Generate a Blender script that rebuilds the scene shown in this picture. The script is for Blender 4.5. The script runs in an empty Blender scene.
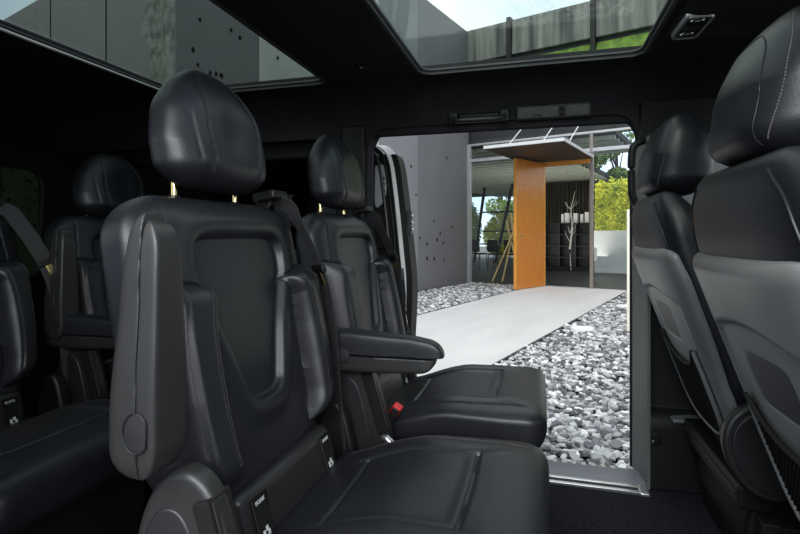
import bpy, bmesh, math, random
import numpy as np
from mathutils import Vector, Matrix
random.seed(7); rng = np.random.default_rng(7)
R = math.radians
SC = bpy.context.scene
COL = SC.collection

# ------------------------------------------------------------------ materials
def mat(name, col, rough=.5, metal=0, spec=.5, var=0, vscale=8, bump=0, bscale=200, coat=0, emit=0, stretch=(1,1,1), col2=None):
    m = bpy.data.materials.new(name); m.use_nodes = True
    nt = m.node_tree; b = nt.nodes['Principled BSDF']
    b.inputs['Base Color'].default_value = (*col, 1); b.inputs['Roughness'].default_value = rough
    b.inputs['Metallic'].default_value = metal; b.inputs['Specular IOR Level'].default_value = spec
    b.inputs['Coat Weight'].default_value = coat
    if emit:
        b.inputs['Emission Color'].default_value = (*col, 1); b.inputs['Emission Strength'].default_value = emit
    tc = nt.nodes.new('ShaderNodeTexCoord'); mp = nt.nodes.new('ShaderNodeMapping')
    mp.inputs['Scale'].default_value = stretch
    nt.links.new(tc.outputs['Object'], mp.inputs['Vector'])
    if var or col2:
        n = nt.nodes.new('ShaderNodeTexNoise'); n.inputs['Scale'].default_value = vscale; n.inputs['Detail'].default_value = 5
        nt.links.new(mp.outputs['Vector'], n.inputs['Vector'])
        r = nt.nodes.new('ShaderNodeValToRGB')
        c2 = col2 or tuple(max(0, c*(1-var)) for c in col)
        c1 = col if col2 else tuple(min(1, c*(1+var)) for c in col)
        r.color_ramp.elements[0].position = .3; r.color_ramp.elements[1].position = .7
        r.color_ramp.elements[0].color = (*c2, 1); r.color_ramp.elements[1].color = (*c1, 1)
        nt.links.new(n.outputs['Fac'], r.inputs['Fac']); nt.links.new(r.outputs['Color'], b.inputs['Base Color'])
    if bump:
        n2 = nt.nodes.new('ShaderNodeTexNoise'); n2.inputs['Scale'].default_value = bscale; n2.inputs['Detail'].default_value = 3
        nt.links.new(mp.outputs['Vector'], n2.inputs['Vector'])
        bp = nt.nodes.new('ShaderNodeBump'); bp.inputs['Strength'].default_value = bump; bp.inputs['Distance'].default_value = .004
        nt.links.new(n2.outputs['Fac'], bp.inputs['Height']); nt.links.new(bp.outputs['Normal'], b.inputs['Normal'])
    return m

def glass(name, tint, refl=.06):
    m = bpy.data.materials.new(name); m.use_nodes = True
    nt = m.node_tree; nt.nodes.clear()
    o = nt.nodes.new('ShaderNodeOutputMaterial'); mx = nt.nodes.new('ShaderNodeMixShader')
    t = nt.nodes.new('ShaderNodeBsdfTransparent'); g = nt.nodes.new('ShaderNodeBsdfGlossy')
    lw = nt.nodes.new('ShaderNodeLayerWeight'); lw.inputs['Blend'].default_value = .5
    pw_ = nt.nodes.new('ShaderNodeMath'); pw_.operation = 'POWER'; pw_.inputs[1].default_value = 5
    f = nt.nodes.new('ShaderNodeMath'); f.operation = 'MULTIPLY_ADD'; f.inputs[1].default_value = .6; f.inputs[2].default_value = .02
    nt.links.new(lw.outputs['Facing'], pw_.inputs[0]); nt.links.new(pw_.outputs[0], f.inputs[0])
    t.inputs['Color'].default_value = (*[c**.5 for c in tint], 1); g.inputs['Roughness'].default_value = .02
    nt.links.new(f.outputs[0], mx.inputs[0]); nt.links.new(t.outputs[0], mx.inputs[1]); nt.links.new(g.outputs[0], mx.inputs[2])
    nt.links.new(mx.outputs[0], o.inputs[0])
    return m

def stone_mat(name, attr):
    m = mat(name, (.3,.3,.3), .85, bump=.5, bscale=60)
    nt = m.node_tree; b = nt.nodes['Principled BSDF']
    ramp = nt.nodes.new('ShaderNodeValToRGB'); e = ramp.color_ramp.elements
    e[0].position = 0; e[0].color = (.09,.09,.095,1); e[1].position = 1; e[1].color = (.74,.74,.72,1)
    x = e.new(.35); x.color = (.23,.23,.235,1); x = e.new(.7); x.color = (.46,.46,.45,1)
    if attr:
        s = nt.nodes.new('ShaderNodeAttribute'); s.attribute_name = 'shade'; out = s.outputs['Fac']
    else:
        s = nt.nodes.new('ShaderNodeObjectInfo'); out = s.outputs['Random']
    nt.links.new(out, ramp.inputs['Fac']); nt.links.new(ramp.outputs['Color'], b.inputs['Base Color'])
    return m

M = dict(
 leather = mat('black_leather', (.0175,.0188,.0228), .41, spec=.55, var=.10, vscale=5, bump=.10, bscale=420),
 leather_dark = mat('black_leather_insert', (.017,.018,.022), .46, spec=.5, var=.08, vscale=6, bump=.14, bscale=500),
 thread = mat('grey_thread', (.085,.078,.074), .7),
 plastic = mat('charcoal_plastic', (.024,.024,.026), .42, var=.06, vscale=12, bump=.08, bscale=600),
 plastic_dk = mat('black_plastic', (.010,.010,.011), .5, bump=.05, bscale=500),
 plastic_md = mat('grey_plastic', (.027,.0275,.028), .40, var=.07, vscale=6, bump=.05, bscale=500),
 shell = mat('seat_shell_grey', (.17,.172,.17), .36, var=.10, vscale=4, bump=.04, bscale=400),
 headliner = mat('black_headliner', (.040,.038,.043), .9, spec=.2, var=.15, vscale=14, bump=.25, bscale=350),
 frame_grey = mat('sunroof_frame', (.085,.087,.092), .5, var=.08, bump=.05),
 carpet = mat('black_carpet', (.024,.024,.031), .95, spec=.15, var=.4, vscale=90, bump=.9, bscale=220),
 trim = mat('pillar_trim', (.014,.014,.0155), .55, var=.08, bump=.1, bscale=300),
 jamb = mat('door_jamb_grey', (.135,.14,.135), .5, var=.12, vscale=5, stretch=(6,6,.4)),
 pale_trim = mat('pale_grey_trim', (.42,.43,.44), .5, var=.04),
 sill = mat('sill_plate', (.17,.175,.20), .38, var=.05),
 silver = mat('brushed_silver', (.62,.62,.63), .30, metal=.9, var=.06, stretch=(1,30,30)),
 chrome = mat('chrome', (.8,.8,.8), .12, metal=1),
 golden_metal = mat('warm_steel', (.75,.62,.30), .2, metal=1),
 white_paint = mat('pale_painted_metal', (.80,.80,.79), .35, var=.05),
 rubber = mat('black_rubber', (.008,.008,.008), .6),
 belt = mat('seat_belt_webbing', (.045,.045,.048), .75, bump=.6, bscale=500, stretch=(1,1,4)),
 red = mat('red_button', (.55,.02,.025), .35),
 ink = mat('pale_printing', (.55,.55,.55), .6),
 lamp_glass = mat('frosted_lamp_lens', (.09,.09,.09), .35, var=.12, vscale=60),
 net = mat('black_net', (.012,.012,.012), .7),
 glass_roof = glass('tinted_roof_glass', (.62,.70,.64)),
 glass_roof2 = glass('dark_roof_glass', (.33,.38,.34)),
 glass_dark = glass('privacy_glass', (.022,.034,.018)), glass_black = glass('black_privacy_glass', (.006,.008,.006)),
 glass_clear = glass('clear_glass', (.90,.94,.92)),
 path = mat('pale_concrete_paving', (.53,.52,.50), .8, var=.06, vscale=3, bump=.1, bscale=60, stretch=(1,.25,1)),
 soil = mat('dark_gravel_bed', (.03,.03,.032), .95, var=.5, vscale=40, bump=1, bscale=40),
 edging = mat('steel_edging', (.05,.05,.05), .5, var=.2),
 wallpanel = mat('dark_grey_cladding', (.20,.20,.21), .6, var=.05, vscale=1.2, bump=.04, bscale=30),
 wallpanel2 = mat('grey_cladding_lighter', (.26,.26,.27), .6, var=.05, vscale=1.2),
 wallpale = mat('pale_concrete_panel', (.50,.51,.50), .7, var=.05, vscale=2),
 rough = mat('rough_weathered_panel', (.32,.33,.31), .85, vscale=9, col2=(.13,.13,.12), bump=.8, bscale=18),
 hole = mat('hole_black', (.004,.004,.004), .9),
 concrete = mat('weathered_concrete', (.34,.335,.315), .85, vscale=2.2, col2=(.085,.09,.085), stretch=(2.2,1,.16), bump=.2, bscale=20),
 orange = mat('orange_oak_door', (.60,.235,.035), .38, vscale=3, col2=(.47,.165,.022), stretch=(9,9,.5), coat=.2),
 orange_edge = mat('honey_oak_edge', (.72,.36,.075), .4, vscale=3, col2=(.62,.28,.05), stretch=(9,9,.4)),
 bronze = mat('bronze_frame', (.26,.23,.20), .4, metal=.3, var=.1),
 alu = mat('aluminium_frame', (.46,.47,.47), .4, metal=.5, var=.06),
 dark_metal = mat('dark_steel_frame', (.035,.037,.04), .45, var=.1),
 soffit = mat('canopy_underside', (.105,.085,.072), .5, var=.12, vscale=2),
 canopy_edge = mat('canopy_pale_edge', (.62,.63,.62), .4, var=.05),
 corr = mat('grey_ribbed_panel', (.20,.205,.205), .6, var=.1),
 roofdark = mat('dark_ceiling', (.05,.055,.05), .8, var=.2, vscale=3),
 rib = mat('pale_ceiling_rib', (.62,.66,.58), .6, var=.08),
 intfloor = mat('dark_interior_floor', (.04,.04,.042), .45, var=.08, vscale=2),
 black = mat('black_lacquer', (.012,.012,.013), .4, var=.1),
 curtain = mat('grey_brown_curtain', (.20,.18,.15), .9, vscale=5, col2=(.055,.05,.045), stretch=(5,5,.15)),
 paper = mat('white_paper', (.75,.75,.73), .7, var=.04),
 bark_white = mat('white_birch_branch', (.42,.41,.38), .7, var=.2, vscale=20),
 wood_pole = mat('pale_wooden_pole', (.62,.45,.22), .55, var=.15, vscale=20, stretch=(10,10,.5)),
 hedge = mat('yellow_green_leaves', (.78,.76,.05), .6, vscale=2.2, col2=(.42,.48,.03)),
 leaf = mat('green_leaves', (.20,.30,.06), .6, vscale=1.6, col2=(.06,.115,.025)),
 leaf_lt = mat('pale_green_leaves', (.33,.44,.12), .6, vscale=1.6, col2=(.14,.22,.05)),
 grass = mat('grass_reflection', (.32,.46,.10), .8, vscale=4, col2=(.12,.2,.05), bump=.8, bscale=40),
 trunk = mat('grey_bark', (.10,.085,.07), .9, var=.3, vscale=20, bump=.6, bscale=40),
 cream = mat('cream_render', (.78,.75,.66), .75, var=.05, vscale=2, bump=.1, bscale=60),
 planter = mat('white_rendered_wall', (.66,.66,.63), .8, var=.06, vscale=2),
 ground = mat('asphalt', (.16,.16,.155), .9, var=.25, vscale=20, bump=.3, bscale=80),
 stone = stone_mat('slate_chip', False), stone_s = stone_mat('slate_chip_bed', True),
 white_stone = mat('white_stone', (.80,.79,.78), .7, var=.05),
)

# ------------------------------------------------------------------ geometry helper
class Geo:
    def __init__(s): s.v = []; s.f = []
    def add(s, vs, fs):
        o = len(s.v); s.v += [tuple(v) for v in vs]; s.f += [tuple(i+o for i in f) for f in fs]; return s
    def box(s, a, b, rot=None, loc=(0,0,0)):
        vs = [Vector((x,y,z)) for x in (a[0],b[0]) for y in (a[1],b[1]) for z in (a[2],b[2])]
        if rot: vs = [rot @ v for v in vs]
        vs = [v+Vector(loc) for v in vs]
        return s.add(vs, [(0,1,3,2),(4,6,7,5),(0,4,5,1),(2,3,7,6),(0,2,6,4),(1,5,7,3)])
    def loft(s, rows, closed=True, caps=True):
        n = len(rows[0]); vs = [p for r in rows for p in r]; fs = []
        for i in range(len(rows)-1):
            for j in range(n if closed else n-1):
                k = (j+1) % n
                fs.append((i*n+j, i*n+k, (i+1)*n+k, (i+1)*n+j))
        if caps and closed:
            fs.append(tuple(range(n-1,-1,-1))); fs.append(tuple((len(rows)-1)*n+j for j in range(n)))
        return s.add(vs, fs)
    def tube(s, pts, r, K=10, up=(0,0,1)):
        pts = [Vector(p) for p in pts]; rows = []
        for i, p in enumerate(pts):
            t = (pts[min(i+1,len(pts)-1)]-pts[max(i-1,0)]).normalized()
            a = t.cross(Vector(up))
            if a.length < 1e-3: a = t.cross(Vector((1,0,.1)))
            a.normalize(); b = a.cross(t)
            rr = r[i] if isinstance(r, (list,tuple)) else r
            rows.append([p + a*rr*math.cos(2*math.pi*k/K) + b*rr*math.sin(2*math.pi*k/K) for k in range(K)])
        return s.loft(rows)
    def strip(s, pts, wdir, w, th, ndir=None):
        pts = [Vector(p) for p in pts]; rows = []
        for i, p in enumerate(pts):
            t = (pts[min(i+1,len(pts)-1)]-pts[max(i-1,0)]).normalized()
            wd = Vector(wdir[i] if isinstance(wdir, list) else wdir); wd = (wd - t*wd.dot(t)).normalized(); nn = t.cross(wd)
            rows.append([p+wd*w/2+nn*th/2, p-wd*w/2+nn*th/2, p-wd*w/2-nn*th/2, p+wd*w/2-nn*th/2])
        return s.loft(rows)
    def prism(s, poly, d0, d1, ax='y'):
        def mk(u, v, d):
            return {'y':(u,d,v), 'x':(d,u,v), 'z':(u,v,d)}[ax]
        n = len(poly)
        vs = [mk(u,v,d0) for u,v in poly] + [mk(u,v,d1) for u,v in poly]
        fs = [tuple(range(n)), tuple(range(2*n-1,n-1,-1))] + [(i,(i+1)%n,n+(i+1)%n,n+i) for i in range(n)]
        return s.add(vs, fs)

def obj(name, g, m, parent=None, loc=None, bevel=0, seg=2, smooth=40):
    me = bpy.data.meshes.new(name); me.from_pydata(g.v, [], g.f)
    bm = bmesh.new(); bm.from_mesh(me); bmesh.ops.recalc_face_normals(bm, faces=bm.faces); bm.to_mesh(me); bm.free()
    me.materials.append(M[m])
    if smooth:
        me.shade_smooth(); me.set_sharp_from_angle(angle=R(smooth))
    o = bpy.data.objects.new(name, me); COL.objects.link(o)
    if parent: o.parent = parent
    if loc: o.location = loc
    if bevel:
        b = o.modifiers.new('bevel', 'BEVEL'); b.width = bevel; b.segments = seg; b.limit_method = 'ANGLE'; b.angle_limit = R(35)
        w = o.modifiers.new('wn', 'WEIGHTED_NORMAL'); w.keep_sharp = False
    return o
def tag(o, label, cat, group=None, kind=None):
    o['label'] = label; o['category'] = cat
    if group: o['group'] = group
    if kind: o['kind'] = kind
    return o
def thing(name, label, cat, loc=(0,0,0), rz=0, group=None):
    o = bpy.data.objects.new(name, None); o.empty_display_size = .1; COL.objects.link(o)
    o.location = loc; o.rotation_euler = (0,0,rz); return tag(o, label, cat, group)
def struct(name, g, m, parent=None, **k):
    o = obj(name, g, m, parent, **k)
    if not parent: o['kind'] = 'structure'
    return o
def dup(root, loc=None, rz=None, label=None):
    def cp(o, par):
        c = o.copy(); COL.objects.link(c); c.parent = par
        for ch in list(o.children): cp(ch, c)
        return c
    r = cp(root, None)
    if loc is not None: r.location = loc
    if rz is not None: r.rotation_euler = (0,0,rz)
    if label: r['label'] = label
    return r
def text_geo(body, size, M4, depth=.0004):
    cu = bpy.data.curves.new('t', 'FONT'); cu.body = body; cu.size = size; cu.extrude = depth; cu.align_x = 'CENTER'; cu.align_y = 'CENTER'
    t = bpy.data.objects.new('t', cu); COL.objects.link(t)
    bpy.context.view_layer.update()
    me = t.evaluated_get(bpy.context.evaluated_depsgraph_get()).to_mesh()
    g = Geo(); g.add([M4 @ v.co for v in me.vertices], [tuple(p.vertices) for p in me.polygons])
    bpy.data.objects.remove(t); bpy.data.curves.remove(cu)
    return g

# ------------------------------------------------------------------ soft upholstered shapes
def interp(pts):
    xs = [p[0] for p in pts]; ys = [p[1] for p in pts]
    def f(x):
        # smooth monotone-ish interpolation
        if x <= xs[0]: return ys[0]
        if x >= xs[-1]: return ys[-1]
        i = max(k for k in range(len(xs)) if xs[k] <= x); i = min(i, len(xs)-2)
        t = (x-xs[i])/(xs[i+1]-xs[i]); t2 = t*t*(3-2*t)
        t = .5*t+.5*t2
        return ys[i]*(1-t)+ys[i+1]*t
    return f
def sst(x, a, b):
    t = np.clip((x-a)/(b-a), 0, 1); return t*t*(3-2*t)
def pdist(Y, V, pl):
    """distance to a polyline (numpy)"""
    d = np.full(np.shape(Y), 9.)
    for (a, b), (c, e) in zip(pl[:-1], pl[1:]):
        ux, uy = c-a, e-b; L = ux*ux+uy*uy+1e-12
        t = np.clip(((Y-a)*ux+(V-b)*uy)/L, 0, 1)
        d = np.minimum(d, np.hypot(Y-a-t*ux, V-b-t*uy))
    return d
def smoothline(pts, n=40):
    """catmull-rom through pts"""
    P = [np.array(p, float) for p in pts]; P = [2*P[0]-P[1]] + P + [2*P[-1]-P[-2]]
    out = []
    for i in range(1, len(P)-2):
        for k in range(n//(len(P)-3)+1):
            t = k/(n//(len(P)-3)+1)
            a,b,c,d = P[i-1],P[i],P[i+1],P[i+2]
            out.append(tuple(.5*((2*b)+(-a+c)*t+(2*a-5*b+4*c-d)*t*t+(-a+3*b-3*c+d)*t**3)))
    out.append(tuple(P[-2])); return out

class Pillow:
    """closed cushion: v along its length, y across, t through its thickness"""
    def __init__(s, V0, V1, w, f, b, r0, r1, rc0, rc1, n=3.5, disp=None, K=160, NV=80, pw=2.2):
        s.__dict__.update(V0=V0, V1=V1, w=w, f=f, b=b, r0=r0, r1=r1, rc0=rc0, rc1=rc1, n=n, disp=disp, K=K, NV=NV, pw=pw)
    def ends(s, v):
        w = s.w(v); c = 1.
        if v < s.V0+s.r0:
            d = 1-max(0,(v-s.V0)/s.r0); c = max(0,1-d**s.pw)**(1/s.pw); w = w-s.rc0*(1-c)
        elif v > s.V1-s.r1:
            d = 1-max(0,(s.V1-v)/s.r1); c = max(0,1-d**s.pw)**(1/s.pw); w = w-s.rc1*(1-c)
        return w, max(c, .02)
    def top(s, y, v):
        w, c = s.ends(v); u = min(1, abs(y/w))
        t = s.f(v)*c*(1-u**s.n)**(1/s.n)
        if s.disp: t += float(s.disp(np.array([y]), np.array([v]))[0])*c*min(1,(1-u**8)*1.5)
        return t
    def geo(s, fn):
        na = 14
        vs = [s.V0+s.r0*(1-math.cos(k/na*math.pi/2)) for k in range(na)]
        vs += [s.V0+s.r0+(s.V1-s.r1-s.V0-s.r0)*k/s.NV for k in range(s.NV+1)]
        vs += [s.V1-s.r1*(1-math.sin(k/na*math.pi/2)) for k in range(1,na+1)]
        th = np.linspace(0, 2*math.pi, 721); e = 2/s.n
        cx, sx = np.cos(th), np.sin(th)
        ux = np.sign(cx)*np.abs(cx)**e; uy = np.sign(sx)*np.abs(sx)**e
        rows = []
        for v in vs:
            w, c = s.ends(v)
            y = w*ux; t = np.where(uy > 0, s.f(v), s.b(v))*c*uy
            L = np.concatenate([[0], np.cumsum(np.hypot(np.diff(y), np.diff(t)))])
            q = np.linspace(0, L[-1], s.K+1)[:-1]
            yy = np.interp(q, L, y); tt = np.interp(q, L, t)
            if s.disp:
                fr = np.clip((1-np.abs(yy/w)**8)*1.5, 0, 1)*(tt > 0)*c
                tt = tt + s.disp(yy, np.full_like(yy, v))*fr
            rows.append([fn(a, b_, v) for a, b_ in zip(yy, tt)])
        g = Geo(); g.loft(rows); return g
    def seam(s, line, fn, g, step=.0062, ln=.0040, wd=.0011, off=.0006):
        """row of thread stitches along a line of (y, v) on the front"""
        pts = [Vector(fn(y, s.top(y, v)+off, v)) for y, v in line]
        acc = 0; i = 0; nxt = 0
        nrm = (Vector(fn(0,1,.1))-Vector(fn(0,0,.1))).normalized()
        while i < len(pts)-1:
            seg = pts[i+1]-pts[i]; L = seg.length
            while nxt <= acc+L and L > 1e-6:
                d = seg/L; c = pts[i]+d*(nxt-acc); sd = d.cross(nrm).normalized()
                a, b = c-d*ln/2, c+d*ln/2
                g.add([a+sd*wd/2, a-sd*wd/2, b-sd*wd/2, b+sd*wd/2, c+sd*wd/3+nrm*wd*.7, c-sd*wd/3+nrm*wd*.7],
                      [(0,1,5,4),(2,3,4,5),(0,4,3),(1,2,5)])
                nxt += step
            acc += L; i += 1
        return g

def rounded_rect(x0,x1,y0,y1,r,n=8):
    out = []
    for cx, cy, a0 in ((x1-r,y1-r,0),(x0+r,y1-r,90),(x0+r,y0+r,180),(x1-r,y0+r,270)):
        for k in range(n+1):
            a = R(a0+90*k/n); out.append((cx+r*math.cos(a), cy+r*math.sin(a)))
    return out
# ------------------------------------------------------------------ REAR SEATS
SX = -.28                                   # seat root x (second row)
LEAN = R(11.5)
def back_fn(y, t, v, x0=-.545, z0=.37, lean=LEAN):
    # v up the backrest, t towards the front
    return (x0 - v*math.sin(lean) + t*math.cos(lean) - SX, y, z0 + v*math.cos(lean) + t*math.sin(lean))
INS = smoothline([(0,.165),(.032,.168),(.054,.182),(.066,.21),(.080,.25),(.098,.30),(.122,.35),(.142,.395),(.150,.43),(.149,.458),(.137,.480),(.10,.4875),(.05,.489),(0,.489)], 110)
BOL_IN = smoothline([(.150,.085),(.160,.13),(.163,.20),(.163,.28),(.158,.35),(.140,.40)], 50)
BOL_TOP = smoothline([(.133,.392),(.16,.400),(.20,.408),(.28,.425)], 30)
BOL_MID = smoothline([(.225,.085),(.234,.16),(.238,.26),(.236,.34),(.228,.405)], 40)
BOL_CREST = smoothline([(.178,.10),(.188,.16),(.192,.25),(.186,.33),(.172,.392)], 40)
insy = interp([(p[1], p[0]) for p in INS])
boly = interp([(.05,.145),(.13,.160),(.20,.163),(.28,.163),(.35,.158),(.40,.140),(.60,.140)])
bolt = interp([(.0,.39),(.133,.392),(.16,.400),(.20,.408),(.28,.425),(.3,.43)])
SHO = smoothline([(.200,.575),(.204,.52),(.210,.46),(.216,.412)], 24)
def back_disp(Y, V):
    A = np.abs(Y)
    di = pdist(A, V, INS); hw = np.array([insy(v) if v > .166 and v < .4885 else -1 for v in V])
    inside = A < hw
    sd = np.where(inside, -di, di)
    d = -.013*sst(-sd, -.003, .0055) - .004*np.exp(-(di/.0032)**2) + .008*np.exp(-((sd-.022)/.024)**2)*sst(sd,-.002,.006)
    yi = np.array([boly(v) for v in V]); vt = np.array([bolt(a) for a in A])
    dome = lambda x: np.sqrt(np.clip(1-(1-np.clip(x,0,1))**2, 0, 1))
    m = dome((A-yi)/.032)*dome((vt-V)/.055)*dome((V-.060)/.050)
    d += .050*m
    for ln, dp in ((BOL_IN,.0035),(BOL_TOP,.0045),(BOL_MID,.0030),(BOL_CREST,.0030),(SHO,.0035)):
        d -= dp*np.exp(-(pdist(A, V, ln)/.0033)**2)
    d += .006*sst(V, .49, .53)                      # roll at the top
    return d
bw = interp([(0,.205),(.03,.212),(.13,.258),(.22,.268),(.40,.271),(.48,.271),(.57,.268)])
BACK = Pillow(-.03, .572, bw, lambda v: .055, interp([(0,.05),(.3,.055),(.5,.045),(.6,.04)]), .03, .085, .02, .115, 4.0, back_disp, 420, 170)

def cush_fn(y, t, v):                       # v forward, t up
    return (v - SX, y, .372 + t - .050*float(sst(-v, .22, .46)))
C_SIDE = smoothline([(.128,-.375),(.132,-.30),(.136,-.20),(.139,-.12)], 30)
C_SIDE2 = smoothline([(.198,-.42),(.204,-.30),(.205,-.18),(.200,-.08),(.196,-.035)], 40)
C_FRONT = smoothline([(.139,-.12),(.152,-.08),(.168,-.045)], 20)
C_CROSS = [(0,-.118),(.07,-.119),(.139,-.122)]
C_REAR = [(0,-.352),(.128,-.355)]
def cush_disp(Y, V):
    A = np.abs(Y); d = np.zeros_like(A)
    for ln, dp, wd in ((C_SIDE,.005,.0036),(C_CROSS,.006,.0045),(C_REAR,.005,.004),(C_SIDE2,.0035,.003),(C_FRONT,.003,.003)):
        d -= dp*np.exp(-(pdist(A, V, ln)/wd)**2)
    d += .006*np.exp(-((A-.172)/.035)**2)*sst(V, -.44, -.30)*sst(-V, .02, .10)
    d -= .003*sst(.138-A, 0, .03)*sst(-V, .125, .15)
    d += .004*np.exp(-((V+.075)/.035)**2)*sst(.2-A, 0, .04)
    return d
CUSH = Pillow(-.46, .018, interp([(-.46,.235),(-.3,.252),(-.1,.262),(.02,.258)]), interp([(-.46,.030),(-.35,.037),(-.12,.042),(.02,.046)]),
              interp([(-.46,.05),(-.2,.075),(.02,.085)]), .03, .065, .03, .055, 4.5, cush_disp, 280, 110, 2.4)

def head_fn(y, t, v): 
    return (-.658 - .10*(v-1.07) + t - SX, y, v+.004)
H_SEAM = smoothline([(.045,1.185),(.062,1.165),(.080,1.12),(.084,1.06),(.076,1.01),(.066,.965)], 50)
H_CREASE = smoothline([(.113,1.13),(.118,1.09),(.116,1.04),(.11,1.0)], 24)
def head_disp(Y, V):
    A = np.abs(Y)
    return -.004*np.exp(-(pdist(A,V,H_SEAM)/.0035)**2) - .003*np.exp(-(pdist(A,V,H_CREASE)/.0035)**2) - .008*np.exp(-(A/.05)**2-((V-1.07)/.06)**2) + .004*np.exp(-((A-.098)/.02)**2)
HEAD = Pillow(.945, 1.192, interp([(.94,.128),(.985,.154),(1.03,.158),(1.09,.148),(1.14,.130),(1.2,.106)]), interp([(.94,.05),(1.0,.066),(1.10,.062),(1.2,.05)]),
              interp([(.94,.045),(1.0,.058),(1.1,.060),(1.2,.05)]), .05, .12, .05, .085, 2.5, head_disp, 220, 70, 2.0)

def arm_parts(root, side, up, button=True):
    """one flip-up armrest: pad over shell; side -1 = car left"""
    y0 = side*.334; px, pz = (-.520-SX, .576)
    def fn(y, t, v):
        return (px - t, y0+y, pz+v) if up else (px+v, y0+y, pz+t)
    hw = .034
    taper = interp([(-.06,.050),(.05,.048),(.2,.034),(.32,.018)])
    if not up: taper = interp([(-.06,.058),(.05,.056),(.2,.048),(.30,.034)])
    pad = Pillow(-.036, .315 if up else .292, interp([(-.06,.031),(.08,.032),(.22,.026),(.315,.021)]), taper, lambda v: .002, .04, .04, .01, .012, 6, None, 72, 40)
    shell_b = interp([(-.06,.026),(.1,.026),(.25,.024),(.315,.020)])
    if not up: shell_b = interp([(-.06,.040),(.1,.040),(.25,.034),(.315,.026)])
    shl = Pillow(-.033, .305 if up else .272, interp([(-.06,.033),(.08,.034),(.22,.028),(.305,.0235)]), lambda v: .001, shell_b, .05, .04, .006, .012, 8, None, 72, 40)
    a = obj('armrest', shl.geo(lambda y,t,v: fn(y,t-.021,v)), 'plastic_md', root)
    obj('armrest_pad', pad.geo(lambda y,t,v: fn(y,t-.015,v)), 'plastic_md' if up else 'leather', a)
    g = Geo(); ring = []
    for k in range(25):                              # D shaped release button on the outer face
        an = 2*math.pi*k/24; 
        u = .020*math.cos(an); w = .026*math.sin(an)
        if u > .016: u = .016
        ring.append((u, w))
    sgn = side
    rows = []
    for s_, off in ((1,0),(1,.0025),(.86,.0032)):
        rows.append([fn(sgn*(.0325+off), -.021-u*s_, .030+w*s_) for u, w in ring[:-1]])
    g.loft(rows); obj('release_button', g, 'plastic', a)
    g = Geo(); g.tube([Vector(fn(sgn*.0358, -.021-u, .030+w)) for u,w in ring], .0011, 6); obj('button_rim', g, 'plastic_dk', a)
    for vv, tt in ((.245,-.0415), (.115,-.0445)):
        g = Geo(); c = Vector(fn(.004, tt, vv)); dn = (Vector(fn(0,-1,0))-Vector(fn(0,0,0))).normalized()
        g.tube([c-dn*.006, c+dn*.0022], .0048, 14); obj('screw_cover', g, 'plastic_dk', a)
    return a

def belt_parts(root, side=1, flat=False):
    """shoulder belt from the top of the backrest down its edge to the seat"""
    def P(y, v, off): 
        return Vector(back_fn(y, .055+off, v))
    pts = [P(.165*side,.575,-.05), P(.185*side,.580,-.018), P(.212*side,.563,.006), P(.228*side,.53,.014), P(.250*side,.45,.030), P(.270*side,.36,.038), P(.281*side,.26,.032), P(.286*side,.15,.018), P(.288*side,.02,.0), P(.288*side,-.08,-.01)]
    if flat: pts = [p + Vector((.012,.012+.05*max(0,(k-3))/6,0)) for k, p in enumerate(pts)]
    sm = smoothline([tuple(p) for p in pts], 60)
    n = len(sm); wk = interp([(0,0),(.16,1),(.38,2),(1,2)]); w3 = [Vector((.5,1*side,.15)), Vector((1,.2*side,.1)), Vector((.85,-.62*side,.05))]
    wd = [w3[0].lerp(w3[1], min(1,wk(i/n))).lerp(w3[2], max(0,wk(i/n)-1)) for i in range(n)]
    if flat: wd = [Vector((.25,1,.30))]*n
    g = Geo(); g.strip(sm, wd, .046, .0016); b = obj('seat_belt', g, 'belt', root)
    i = int(n*.50); c = Vector(sm[i]); t = (Vector(sm[i+1])-Vector(sm[i-1])).normalized(); w = wd[i].normalized(); nn = t.cross(w).normalized()
    Rm = Matrix((w, t, nn)).transposed()
    g = Geo(); g.box((-.027,-.009,-.005),(.027,.011,.007), Rm, c); obj('tongue', g, 'plastic_dk', b, bevel=.003)
    g = Geo(); g.box((-.008,.010,-.001),(.008,.044,.002), Rm, c+nn*.004); obj('tongue_plate', g, 'golden_metal', b, bevel=.001)
    g = Geo()
    c = Vector(back_fn(.185*side,.035,.588)); g.box((-.03,-.035,-.010),(.03,.035,.012), Matrix.Rotation(-LEAN,3,'Y'), c)
    obj('belt_guide', g, 'plastic_dk', root, bevel=.006)
    return b

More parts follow.
